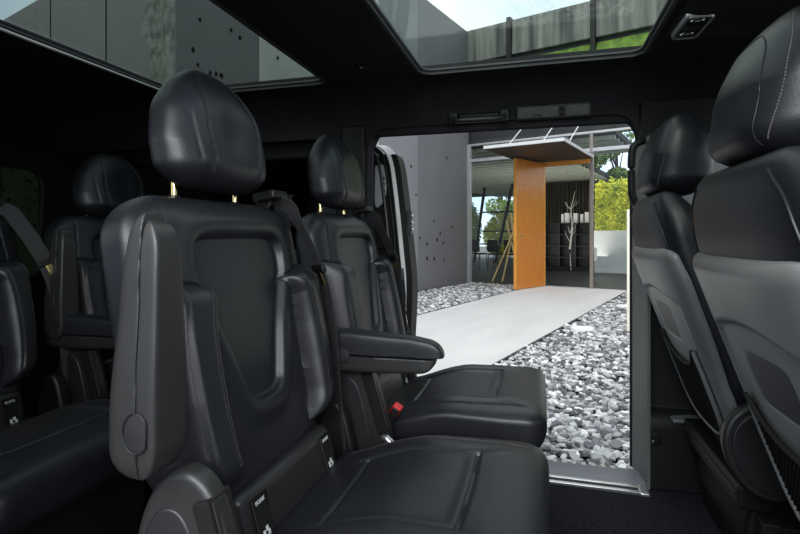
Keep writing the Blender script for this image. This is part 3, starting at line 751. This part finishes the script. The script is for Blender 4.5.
g = Geo(); g.box((-.19,-.045,.80),(-.07,.02,1.225)); obj('window_post', g, 'trim', dd, bevel=.012)
g = Geo(); g.prism(smoothline([(-.16,1.17),(-.125,1.175),(-.105,1.14),(-.108,1.05),(-.13,1.0),(-.16,1.0),(-.16,1.17)],40)[:-1], -.056, -.040); pl = obj('pale_bracket', g, 'pale_trim', dd, bevel=.003)
for z in (1.06, 1.09, 1.115):
    g = Geo(); g.tube([(-.118,-.0585,z),(-.118,-.055,z)], .005, 10); obj('screw', g, 'plastic_dk', pl)
g = Geo(); g.box((-.016,-.060,.86),(.006,-.030,.97)); lt = obj('latch', g, 'dark_metal', dd, bevel=.004)
for z in (.885,.915,.945):
    g = Geo(); g.tube([(.007,-.052,z-.008),(.010,-.052,z),(.007,-.052,z+.008)], .005, 8); obj('latch_bolt', g, 'chrome', lt)
g = Geo(); g.tube(smoothline([(.0,-.07,.44),(-.012,-.075,.50),(-.018,-.072,.60),(-.030,-.066,.72)],24), .0045, 8); obj('cable', g, 'chrome', dd)

# ------------------------------------------------------------------ OUTSIDE (own axes: q along the facade, s inward)
BA = R(17.56); GZ = -.45
qv = Vector((math.cos(BA), -math.sin(BA), 0)); sv = Vector((math.sin(BA), math.cos(BA), 0))
def bp_(q, s, z=0): return tuple(qv*q + sv*s + Vector((0,0,z)))
def bld(o): o.rotation_euler = (0,0,-BA); return o
S0 = 12.91; QW = -6.13
g = Geo(); g.box((-40,-30,GZ-.10),(40,60,GZ-.03)); bld(struct('floor_ground', g, 'ground'))
g = Geo(); g.box((QW,1.2,GZ-.06),(-4.24,S0,GZ-.012)); g.box((-1.95,1.2,GZ-.06),(3.2,S0,GZ-.012)); bld(struct('floor_gravel_bed', g, 'soil'))
g = Geo(); g.box((-4.21,.5,GZ-.05),(-1.97,S0,GZ+.02)); pth = bld(struct('floor_path', g, 'path'))
for q in (-4.225,-1.96):
    g = Geo(); g.box((q-.012,.5,GZ-.05),(q+.012,S0,GZ+.024)); obj('path_edging', g, 'edging', pth)
# return wall of dark cladding with holes
panels = [(3.93,5.33,'wallpanel'),(5.34,8.55,'wallpale'),(8.56,10.15,'wallpanel2'),(10.16,12.9,'wallpanel')]
g = Geo(); g.box((QW-.4,3.93,GZ),(QW-.05,13.2,6.6)); wr = bld(struct('wall_return', g, 'wallpanel'))
for a,b,m_ in panels:
    g = Geo(); g.box((QW-.06,a,GZ),(QW,b,6.62)); obj('cladding_panel', g, m_, wr, bevel=.004)
g = Geo()
def blob(gg, s, z, r):
    nn = 7; ph = random.random()*6
    pts = [(s+r*random.uniform(.6,1.1)*math.cos(ph+6.283*k/nn), z+r*random.uniform(.7,1.4)*math.sin(ph+6.283*k/nn)) for k in range(nn)]
    gg.add([(QW+.004,u,v) for u,v in pts], [tuple(range(nn))])
for s,z in ((9.83,2.48),(10.05,1.83),(9.88,1.30),(10.57,.66),(11.07,.76),(11.23,.94),(11.39,.68),(10.92,1.23),(11.89,1.10),(10.57,.32),(11.45,.24),(10.92,.29),(10.24,.81),(11.6,2.9)): blob(g,s,z,random.uniform(.035,.055))
for s,z in ((4.29,3.86),(4.67,4.22),(4.97,3.84),(4.18,3.41),(4.26,3.23),(4.45,3.17),(4.55,3.18),(4.64,3.18),(5.73,3.76),(4.81,3.9),(8.3,6.1),(8.45,6.15),(8.55,6.1),(7.4,5.4)): blob(g,s,z,random.uniform(.025,.045))
obj('bullet_shaped_holes', g, 'hole', wr, smooth=0)
g = Geo(); g.box((QW-.03,S0-.10,GZ),(QW+.10,S0+.02,3.4)); obj('corner_post', g, 'alu', wr, bevel=.006)
g = Geo(); g.box((-16,3.95,GZ),(QW-.05,4.3,5.1)); wl = bld(struct('wall_wing', g, 'wallpanel'))
g = Geo(); pts = [(-6.16,2.2)]+[(-6.16,5.0)]+[(-7.0-.12*math.sin(k*2.1)+.10*k/2-random.uniform(0,.1), 5.0-k*.31) for k in range(9)]; g.prism(pts, 3.925, 3.95); obj('weathered_patch', g, 'rough', wl, smooth=0)
for q in (-7.97,-9.85,-12):
    g = Geo(); g.box((q-.012,3.944,GZ),(q+.012,3.96,5.1)); obj('panel_joint', g, 'hole', wl)
# facade frame, fascia, upper storey
g = Geo(); g.box((QW-.1,S0-.02,5.75),(6,S0+.35,6.66)); bld(struct('wall_fascia', g, 'concrete'))
g = Geo(); g.box((QW,S0+.10,3.42),(6,S0+.4,5.80)); fu = bld(struct('wall_upper', g, 'dark_metal'))
for q in (-4.9,-2.75,-.6):
    g = Geo(); g.box((q-.06,S0-.14,4.4),(q+.06,S0+.1,6.72)); obj('upper_post', g, 'black', fu, bevel=.01)
g = Geo(); g.add([(-5.4,S0-.4,4.30),(5,S0-.9,4.30),(5,S0+.1,5.74),(-4.2,S0+.1,5.62)],[(0,1,2,3)]); bld(tag(obj('grass_reflection', g, 'grass'), 'sloping green sheet standing in for reflected grass under the concrete fascia, seen through the roof window', 'grass', kind='stuff'))  # green sheet painted in place of a grass reflection in dark glazing
g = Geo(); g.box((QW,S0-.06,2.93),(4,S0+.06,3.02)); g.box((QW,S0-.06,3.38),(4,S0+.06,3.44)); fr = bld(struct('trim_11', g, 'alu', bevel=.006))
for q in (-2.80,-1.0):
    g = Geo(); g.box((q-.035,S0-.06,GZ),(q+.045,S0+.06,3.40)); obj('mullion', g, 'bronze' if q < -2 else 'alu', fr, bevel=.006)
g = Geo()
for k in range(18): g.box((-4.95+k*.09,S0-.02,3.02),(-4.90+k*.09,S0+.02,3.38))
g.box((-5.0,S0+.0,3.0),(-3.35,S0+.02,3.4)); obj('ribbed_panel', g, 'corr', fr)
wi = 9
for q0,q1,z0,z1 in ((-6.02,-4.05,GZ,2.93),(-6.02,-5.02,3.02,3.38),(-3.33,-2.84,3.02,3.38),(-2.76,-1.04,GZ,2.93),(-2.76,-1.04,3.02,3.38),(-.96,4,GZ,3.38)):
    g = Geo(); g.box((q0,S0-.004,z0),(q1,S0+.004,z1)); bld(struct('window_%d'%wi, g, 'glass_clear')); wi += 1
# door frame + pivot door
g = Geo(); g.box((-4.02,S0-.07,2.66),(-2.83,S0+.07,2.76)); g.box((-4.02,S0-.07,GZ),(-3.96,S0+.07,2.66)); bld(struct('trim_12', g, 'orange_edge', bevel=.006))
g = Geo(); g.box((-3.95,S0-.1,GZ),(-2.85,S0+.1,GZ+.025)); bld(struct('trim_13', g, 'alu', bevel=.004))
hq, hs = -3.97, S0-.08; fq, fs = -4.235, S0-1.42
Ld = math.hypot(fq-hq, fs-hs); ang = math.atan2(fs-hs, fq-hq)
dor = thing('entrance_door', 'tall orange wooden entrance door standing open towards the path', 'door', bp_(hq,hs,GZ+.03), ang-BA)
g = Geo(); g.box((0,-.035,0),(Ld,.035,3.14)); dl = obj('door_leaf', g, 'orange', dor, bevel=.004)
g = Geo(); g.box((Ld,-.036,0),(Ld+.012,.036,3.14)); obj('lipping', g, 'orange_edge', dl, bevel=.002)
for s in (-1,1):
    g = Geo(); g.tube([(Ld-.10,s*.035,1.30),(Ld-.10,s*.085,1.30),(Ld-.24,s*.085,1.30)], .014, 10); obj('lever_handle', g, 'golden_metal', dor)
    g = Geo(); g.tube([(Ld-.10,s*.035,1.30),(Ld-.10,s*.045,1.30)], .035, 16); obj('handle_rose', g, 'golden_metal', dor)
g = Geo(); g.box((Ld-.14,-.02,-.03),(Ld-.10,.02,0)); obj('floor_pivot', g, 'dark_metal', dor)
# canopy
cn = thing('door_canopy', 'flat dark canopy with a pale edge over the entrance door', 'canopy', bp_(-3.63,S0,2.785), -BA)
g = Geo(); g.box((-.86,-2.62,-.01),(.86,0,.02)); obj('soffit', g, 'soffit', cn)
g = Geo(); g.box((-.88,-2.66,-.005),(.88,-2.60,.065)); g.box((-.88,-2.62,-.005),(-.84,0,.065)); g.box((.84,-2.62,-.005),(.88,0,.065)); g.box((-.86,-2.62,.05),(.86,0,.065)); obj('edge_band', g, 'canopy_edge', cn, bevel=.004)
for q in (-.62, .18, .8):
    g = Geo(); g.tube([(q,-2.0,.08),(q,-.05,1.25)], .014, 8); obj('hanger_rod', g, 'canopy_edge', cn)
# building interior
g = Geo(); g.box((-14,S0,GZ-.02),(8,32,GZ+.012)); bld(struct('floor_hall', g, 'intfloor'))
g = Geo(); g.box((QW-8,S0+.05,3.40),(-2.3,16.5,3.55)); g.box((QW-8,16.5,3.40),(-4.3,24.2,3.55)); g.box((QW-8,24.2,3.40),(-7.4,30,3.55)); ch = bld(struct('ceiling_hall', g, 'roofdark'))
g = Geo()
for k in range(30): g.box((QW-6,S0+.5+k*.55,3.30),(-2.35 if k < 5 else -4.35 if k < 20 else -7.45,S0+.60+k*.55,3.40))
obj('ceiling_ribs', g, 'rib', ch)
g = Geo()
for q in (-10,-8.6,-7.2,-5.9,-4.6): g.box((q-.05,27,GZ),(q+.05,27.1,3.4))
g.box((-12,27,2.2),(-4,27.08,2.28)); g.box((-12,27,1.1),(-4,27.08,1.16)); bld(struct('trim_14', g, 'dark_metal'))
g = Geo(); g.box((-14,27.04,GZ),(-4,27.05,3.4)); bld(struct('window_%d'%wi, g, 'glass_clear')); wi += 1
g = Geo(); g.box((-7.6,24.0,GZ),(-4.2,24.2,3.4)); bld(struct('wall_hall', g, 'roofdark'))
for i,(q,s,lab) in enumerate(((-10.5,23.5,'left of the two slanted dark columns inside the glazed hall'),(-8.95,22.5,'right of the two slanted dark columns, nearer the orange door'))):
    g = Geo(); o1 = Vector(bp_(q-.35,s,GZ)); o2 = Vector(bp_(q+.25+i*.3,s,3.38)); g.tube([o1, (o1+o2)/2, o2], .075, 12); tag(obj('slanted_column', g, 'dark_metal'), lab, 'column')
# shelving, papers, branch, curtain seen through the doorway
cb = thing('shelf_unit', 'low black shelf unit inside the doorway', 'shelf', bp_(-4.90,20.2,GZ+.01), -BA)
g = Geo(); g.box((-1.35,0,0),(.55,.4,.08)); obj('plinth', g, 'black', cb)
for z in (.45,.90,1.35,1.80):
    g = Geo(); g.box((-1.35,-.02,z-.02),(.55,.4,z+.02)); obj('shelf_board', g, 'black', cb)
for q in (-1.35,-.72,-.09,.53):
    g = Geo(); g.box((q-.02,-.015,.08),(q+.02,.4,1.80)); obj('upright', g, 'dark_metal', cb)
g = Geo(); g.box((-1.35,.38,.08),(.55,.4,1.8)); obj('back_panel', g, 'black', cb)
for i,(q,w_,h_) in enumerate(((-.62,.10,.36),(-.45,.16,.40),(-.12,.14,.38),(.12,.10,.34),(.30,.12,.42))):
    g = Geo(); rot = Matrix.Rotation(-BA,3,'Z'); g.box((-w_/2,-.10,0),(w_/2,.10,h_), rot, Vector(bp_(-4.90+q,20.4,GZ+1.83)))
    tag(obj('magazine_box', g, 'paper', bevel=.004), ['first white file box from the left on the black shelf unit','wide white file box, second from left on the black shelf unit','white file box, middle of the five on the black shelf unit','small white file box, fourth from left on the black shelf unit','tall white file box, rightmost on the black shelf unit'][i], 'file box', 'white file boxes on the black shelf unit')
g = Geo()
tr = [Vector(bp_(-4.95,19.4,GZ+.012)), Vector(bp_(-5.0,19.4,GZ+.8)), Vector(bp_(-4.9,19.4,GZ+1.6)), Vector(bp_(-4.95,19.4,GZ+2.4)), Vector(bp_(-4.8,19.4,GZ+3.0))]
g.tube(tr, [.035,.032,.028,.02,.01], 8)
for k in range(12):
    b0 = tr[1].lerp(tr[3], random.random()); d = Vector((random.uniform(-1,1),random.uniform(-.4,.4),random.uniform(.4,1.2)))*.33
    g.tube([b0, b0+d*.6, b0+d+Vector((0,0,.1))], [.014,.010,.005], 6)
tag(obj('birch_branch', g, 'bark_white'), 'bare white branching tree trunk in front of the black shelf unit', 'branch')
g = Geo(); N = 90
g.loft([[(-7.4+3.1*k/N, 22.6+.06*math.sin(k*1.7), z) for k in range(N+1)] for z in (1.0,3.25)], closed=False, caps=False)
bld(tag(obj('curtain', g, 'curtain'), 'grey brown pleated curtain above the black shelf unit', 'curtain'))
g = Geo(); rot = Matrix.Rotation(-BA,3,'Z'); g.box((-.10,-.08,0),(.10,.08,.34), rot, Vector(bp_(-2.98,14.2,GZ+.6))); 
pb = thing('notice_post', 'small white sign board on a thin stand just inside the doorway', 'sign', bp_(-3.02,14.2,GZ+.012), -BA)
g = Geo(); g.box((-.08,-.012,.62),(.08,.012,.98)); obj('board', g, 'paper', pb, bevel=.003)
g = Geo(); g.tube([(0,.02,0),(0,.02,.64)], .012, 8); obj('stand', g, 'dark_metal', pb)
g = Geo(); g.box((-.09,-.09,0),(.09,.09,.015)); obj('foot', g, 'dark_metal', pb)
# table and chairs in the hall
tb = thing('meeting_table', 'long dark meeting table inside the glazed hall, left of the orange door', 'table', bp_(-7.6,18.6,GZ+.012), -BA)
g = Geo(); g.box((-1.5,-.5,.96),(1.5,.5,1.0)); obj('table_top', g, 'dark_metal', tb, bevel=.01)
for a in (-1.3,1.3):
    for b in (-.38,.38):
        g = Geo(); g.box((a-.03,b-.03,0),(a+.03,b+.03,.96)); obj('leg', g, 'dark_metal', tb)
c0 = thing('hall_chair', 'leftmost black chair on the near side of the meeting table', 'chair', bp_(-8.6,17.7,GZ+.012), -BA, 'black chairs at the meeting table')
g = Geo(); g.box((-.22,-.22,.60),(.22,.22,.65)); obj('seat', g, 'black', c0, bevel=.015)
g = Geo(); g.loft([[(-.22,-.22-.04*k,.65+.5*k),(.22,-.22-.04*k,.65+.5*k),(.20,-.19-.04*k,.65+.5*k),(-.20,-.19-.04*k,.65+.5*k)] for k in (.1,.5,1)]); obj('backrest', g, 'black', c0, bevel=.01)
for a in (-.19,.19):
    for b in (-.19,.19):
        g = Geo(); g.tube([(a*1.15,b*1.15,0),(a,b,.6)], .013, 8); obj('leg', g, 'dark_metal', c0)
labs = ['second black chair from the left on the near side of the meeting table','third black chair from the left on the near side of the meeting table','black chair nearest the wooden poles, near side of the meeting table']
for i in range(3): dup(c0, bp_(-7.95+i*.66,17.7,GZ+.012), -BA+random.uniform(-.3,.3), labs[i])
# wooden poles leaning together
tp = thing('wooden_tripod', 'bundle of pale wooden poles standing as a tripod beside the orange door', 'tripod', bp_(-5.0,S0+.6,GZ+.012), -BA)
for a,b,c_,d,h in ((-.62,-.10,.18,.02,1.9),(-.40,.12,.10,-.05,2.0),(.16,-.05,-.12,.03,1.95),(.10,.22,-.22,-.05,1.75)):
    g = Geo(); g.tube([(a,b,0),(a+(c_-a)*.5,b+(d-b)*.5,h*.5),(c_,d,h)], .026, 10); obj('pole', g, 'wood_pole', tp)
# white rendered post by the path
g = Geo(); g.box((-1.14,7.35,GZ),(1.6,7.62,1.22)); bld(struct('wall_garden', g, 'cream', bevel=.01))
# planter wall, hedge, trees
g = Geo(); g.box((-4.0,18.6,GZ),(8,18.9,1.05)); bld(struct('wall_planter', g, 'planter', bevel=.02))
def leaves(g, n, fn, size):
    P = np.array([fn() for _ in range(n)])
    for p in P:
        a = Vector((random.gauss(0,1),random.gauss(0,1),random.gauss(0,1))).normalized(); b = a.orthogonal().normalized(); s = size*random.uniform(.6,1.3)
        p = Vector(p); g.add([p-a*s, p+b*s*.5, p+a*s, p-b*s*.5], [(0,1,2,3)])
g = Geo()
g.box((-4.0,19.0,.9),(8,20.0,2.6))
def hf():
    f = random.random()
    if f < .65: return bp_(random.uniform(-4.0,4), 19.0-abs(random.gauss(0,.10)), random.uniform(1.0,2.75))
    return bp_(random.uniform(-4.0,4), random.uniform(18.9,20.1), 2.6+abs(random.gauss(0,.12)))
g2 = Geo(); leaves(g2, 9000, hf, .075)
g.v = [bp_(*v) for v in g.v]; g.add(g2.v, g2.f)
tag(obj('clipped_hedge', g, 'hedge', smooth=0), 'bright yellow green hedge on top of the white planter wall', 'hedge')
def tree(q, s, h, rad, m_, label, n=4200, size=.13):
    base = Vector(bp_(q,s,GZ)); t = thing('tree', label, 'tree', base, 0, 'trees around the building')
    g = Geo(); g.tube([(0,0,0),(.1,0,h*.35),(.0,.1,h*.7)], [.16,.12,.06], 8)
    for k in range(6):
        a = k*1.05; g.tube([(.05,.03,h*(.35+.05*k)),(math.cos(a)*rad*.6,math.sin(a)*rad*.6,h*(.55+.06*k))], [.06,.02], 6)
    obj('trunk', g, 'trunk', t)
    cl_ = [(random.gauss(0,rad*.5),random.gauss(0,rad*.5),h*random.uniform(.42,.95),rad*random.uniform(.3,.5)) for _ in range(16)]
    def fn():
        c = random.choice(cl_); d = Vector((random.gauss(0,1),random.gauss(0,1),random.gauss(0,1))).normalized()*c[3]*random.uniform(.7,1)
        return (c[0]+d.x,c[1]+d.y,c[2]+d.z*.8)
    g = Geo(); leaves(g, n, fn, size); obj('foliage', g, m_, t, smooth=0); return t
tree(-3.1,24.5,8.0,1.5,'leaf','green tree rising just behind the yellow hedge')
tree(1.2,25,8.5,1.9,'leaf','green tree farthest right behind the yellow hedge')
tree(-5.3,30.5,10.5,1.8,'leaf_lt','taller green tree farther back behind the yellow hedge')
tree(-13.2,33,7.5,1.9,'leaf_lt','pale green tree outside the back windows of the hall, leftmost')
tree(-9.6,35.5,8,1.9,'leaf_lt','pale green tree outside the back windows between the slanted columns')
tree(-6.9,32,7,1.7,'leaf_lt','pale green tree outside the back windows nearest the orange door')
tree(-11.5,8.5,6.5,1.6,'leaf','green tree showing above the grey wall in the corner of the rear roof window',1500,.16)
def shrub(q, s, h, rad, m_, label):
    t = thing('shrub', label, 'shrub', bp_(q,s,GZ), 0, 'shrubs outside the back windows of the hall')
    g = Geo()
    for k in range(5): g.tube([(0,0,0),(math.cos(k*1.26)*rad*.5,math.sin(k*1.26)*rad*.5,h*.6)], [.04,.015], 6)
    obj('stems', g, 'trunk', t)
    def fn():
        d = Vector((random.gauss(0,1),random.gauss(0,1),random.gauss(0,1))).normalized()*random.uniform(.6,1)
        return (d.x*rad, d.y*rad, h*.5+d.z*h*.5)
    g = Geo(); leaves(g, 2600, fn, .12); obj('foliage', g, m_, t, smooth=0)
shrub(-14.2,29.3,3.7,1.1,'leaf_lt','pale shrub outside the back windows, leftmost'); shrub(-11.6,29.2,2.7,1.15,'hedge','yellowish shrub outside the back windows, between the slanted columns'); shrub(-9.1,29.2,3.4,1.1,'leaf_lt','pale shrub outside the back windows, nearest the orange door')
# ---------------- slate chips
def chip(rs):
    n = rs.integers(5,8); an = np.sort(rs.uniform(0,2*math.pi,n)); 
    an = np.linspace(0,2*math.pi,n,endpoint=False)+rs.uniform(-.35,.35,n)
    L, W, T = rs.uniform(.026,.050), rs.uniform(.016,.030), rs.uniform(.006,.013)
    r = rs.uniform(.8,1.15,n)
    b = np.stack([L*r*np.cos(an), W*r*np.sin(an), -T*np.ones(n)],1); t = b.copy(); t[:,:2] *= rs.uniform(.78,.95); t[:,2] = T*rs.uniform(.6,1.2,n)
    vs = np.concatenate([b,t]); fs = [tuple(range(n,2*n))] + [(i,(i+1)%n,n+(i+1)%n,n+i) for i in range(n)]
    return vs, fs
CH = [chip(rng) for _ in range(24)]
def rot_for():
    return Matrix.Rotation(rng.uniform(0,6.283),3,'Z') @ Matrix.Rotation(rng.normal(0,.22),3,'X') @ Matrix.Rotation(rng.normal(0,.22),3,'Y')
# nearest 300 chips as single stones
prot = []
cand = []
cam_th = math.atan(140/500)
def project(P):
    x, y, z = P; D = -math.sin(cam_th)*x+math.cos(cam_th)*y; xc = math.cos(cam_th)*x+math.sin(cam_th)*y
    return 400+500*xc/D, 236-500*(z-.86)/D
tries = 0
NEAR = []
while len(cand) < 300 and tries < 20000:
    tries += 1
    q, s = rng.uniform(-1.5,.05), rng.uniform(2.25,3.62); P = bp_(q,s,GZ+rng.uniform(.016,.034)); u, v = project(P)
    if 528 < u < 636 and 395 < v < 480: cand.append(P)
for i, P in enumerate(cand):
    vs, fs = CH[i % 24]
    if i < 24:
        g = Geo(); g.add(vs, fs); o = obj('slate_chip', g, 'stone', smooth=0, bevel=.002); prot.append(o)
        tag(o, 'flat grey slate chip lying loose on the gravel just outside the open side door', 'stone', 'slate chips nearest the door sill')
    else:
        o = prot[i % 24].copy(); COL.objects.link(o)
    o.location = P; o.rotation_euler = rot_for().to_euler(); k = rng.uniform(.8,1.25); o.scale = (k,k,k)
# the rest of the bed
V = []; FA = []; SH = []; off = 0
def scatter(q0,q1,s0,s1,n,sc):
    global off
    for _ in range(n):
        q, s = rng.uniform(q0,q1), rng.uniform(s0,s1)
        if (q > -1.22 and 7.27 < s < 7.70) or min(math.hypot((q+1.68)/1.1,s-7.14), math.hypot((q+1.55)/1.1,s-9.82)) < .17: continue
        vs, fs = CH[rng.integers(24)]
        k = sc*rng.uniform(.75,1.25); m3 = np.array(rot_for())*k
        P = np.array(bp_(q,s,GZ+rng.uniform(-.008,.018)))
        V.append(vs@m3.T+P); FA.extend([tuple(i+off for i in f) for f in fs]); SH.extend([rng.uniform(0,1)]*len(vs)); off += len(vs)
scatter(-1.94,3.1,1.6,3.6,4400,1); scatter(-1.94,1.6,3.6,6.0,5000,1.0); scatter(-1.94,1.6,6.0,7.3,1500,1.25); scatter(-1.94,-.6,7.2,12.8,2600,1.4); scatter(-5.96,-4.27,6,12.72,5200,1.35); scatter(-5.96,-4.27,1.5,6,1600,1.4)
me = bpy.data.meshes.new('slate_gravel'); me.from_pydata(np.concatenate(V).tolist(), [], FA)
at = me.attributes.new('shade','FLOAT','POINT'); at.data.foreach_set('value', np.array(SH, dtype=np.float32))
me.materials.append(M['stone_s']); o = bpy.data.objects.new('slate_gravel', me); COL.objects.link(o)
tag(o, 'bed of broken grey slate chips on both sides of the pale path', 'gravel', kind='stuff')
for i,(q,s,lab) in enumerate(((-1.68,7.14,'flat white stone on the slate chips, nearer of the two beside the path'),(-1.55,9.82,'flat white stone on the slate chips, farther of the two beside the path'))):
    g = Geo(); pts = [(.17*math.cos(a)*random.uniform(.85,1.1),.12*math.sin(a)*random.uniform(.85,1.1)) for a in np.linspace(0,6.283,10)[:-1]]
    g.prism(pts, -.03, .035, 'z'); tag(obj('white_stone', g, 'white_stone', loc=bp_(q,s,GZ+.02), bevel=.012), lab, 'stone')

# ------------------------------------------------------------------ SKY, LIGHT, CAMERA
w = bpy.data.worlds.new('sky'); SC.world = w; w.use_nodes = True; nt = w.node_tree
bg = nt.nodes['Background']; tc = nt.nodes.new('ShaderNodeTexCoord'); ns = nt.nodes.new('ShaderNodeTexNoise'); ns.inputs['Scale'].default_value = 2.2; ns.inputs['Detail'].default_value = 7
rp_ = nt.nodes.new('ShaderNodeValToRGB'); e = rp_.color_ramp.elements
e[0].position = .36; e[0].color = (.50,.66,.90,1); e[1].position = .58; e[1].color = (1,1,1,1)
nt.links.new(tc.outputs['Generated'], ns.inputs['Vector']); nt.links.new(ns.outputs['Fac'], rp_.inputs['Fac']); nt.links.new(rp_.outputs['Color'], bg.inputs['Color'])
bg.inputs['Strength'].default_value = 1.45
su = bpy.data.lights.new('sun','SUN'); su.energy = 1.2; su.angle = R(25); su.color = (1,.97,.92)
so = bpy.data.objects.new('sun', su); COL.objects.link(so); so.rotation_euler = Vector((.25,.75,-.75)).to_track_quat('-Z','Y').to_euler()
al = bpy.data.lights.new('door_fill','AREA'); al.shape = 'RECTANGLE'; al.size = 1.0; al.size_y = .7; al.energy = 24; al.color = (.95,.98,1)  # added fill lamp outside the left opening, brightens the seats
ao = bpy.data.objects.new('door_fill', al); COL.objects.link(ao); ao.location = (-.10,-1.0,1.62); ao.rotation_euler = Vector((-.22,1,-.45)).to_track_quat('-Z','Y').to_euler()

a2 = bpy.data.lights.new('door_fill_front','AREA'); a2.shape = 'RECTANGLE'; a2.size = .6; a2.size_y = .8; a2.energy = 15; a2.color = (.96,.98,1)  # second added fill, brightens the forward faces of the seats
a2o = bpy.data.objects.new('door_fill_front', a2); COL.objects.link(a2o); a2o.location = (.62,-.55,1.28); a2o.rotation_euler = Vector((-.95,1,-.35)).to_track_quat('-Z','Y').to_euler()
hl = bpy.data.lights.new('hall_fill','AREA'); hl.shape = 'RECTANGLE'; hl.size = 5; hl.size_y = 4; hl.energy = 75; hl.color = (1,.98,.92)  # added unseen fill, brightens the dark back of the hall
ho = bpy.data.objects.new('hall_fill', hl); COL.objects.link(ho); ho.location = bp_(-6.0,17.6,.7); ho.rotation_euler = Vector((sv.x*.55,sv.y*.55,1)).to_track_quat('-Z','Y').to_euler()
cd = bpy.data.cameras.new('camera'); cam = bpy.data.objects.new('camera', cd); COL.objects.link(cam); SC.camera = cam
cd.sensor_width = 36; cd.sensor_fit = 'HORIZONTAL'; cd.lens = 500/800*36; cd.shift_y = -(267-236)/800; cd.clip_start = .05; cd.clip_end = 200
cam.location = (0,0,.86); cam.rotation_euler = (R(90),0,cam_th)
SC.view_settings.view_transform = 'Standard'; SC.view_settings.look = 'Medium High Contrast'; SC.view_settings.exposure = .06
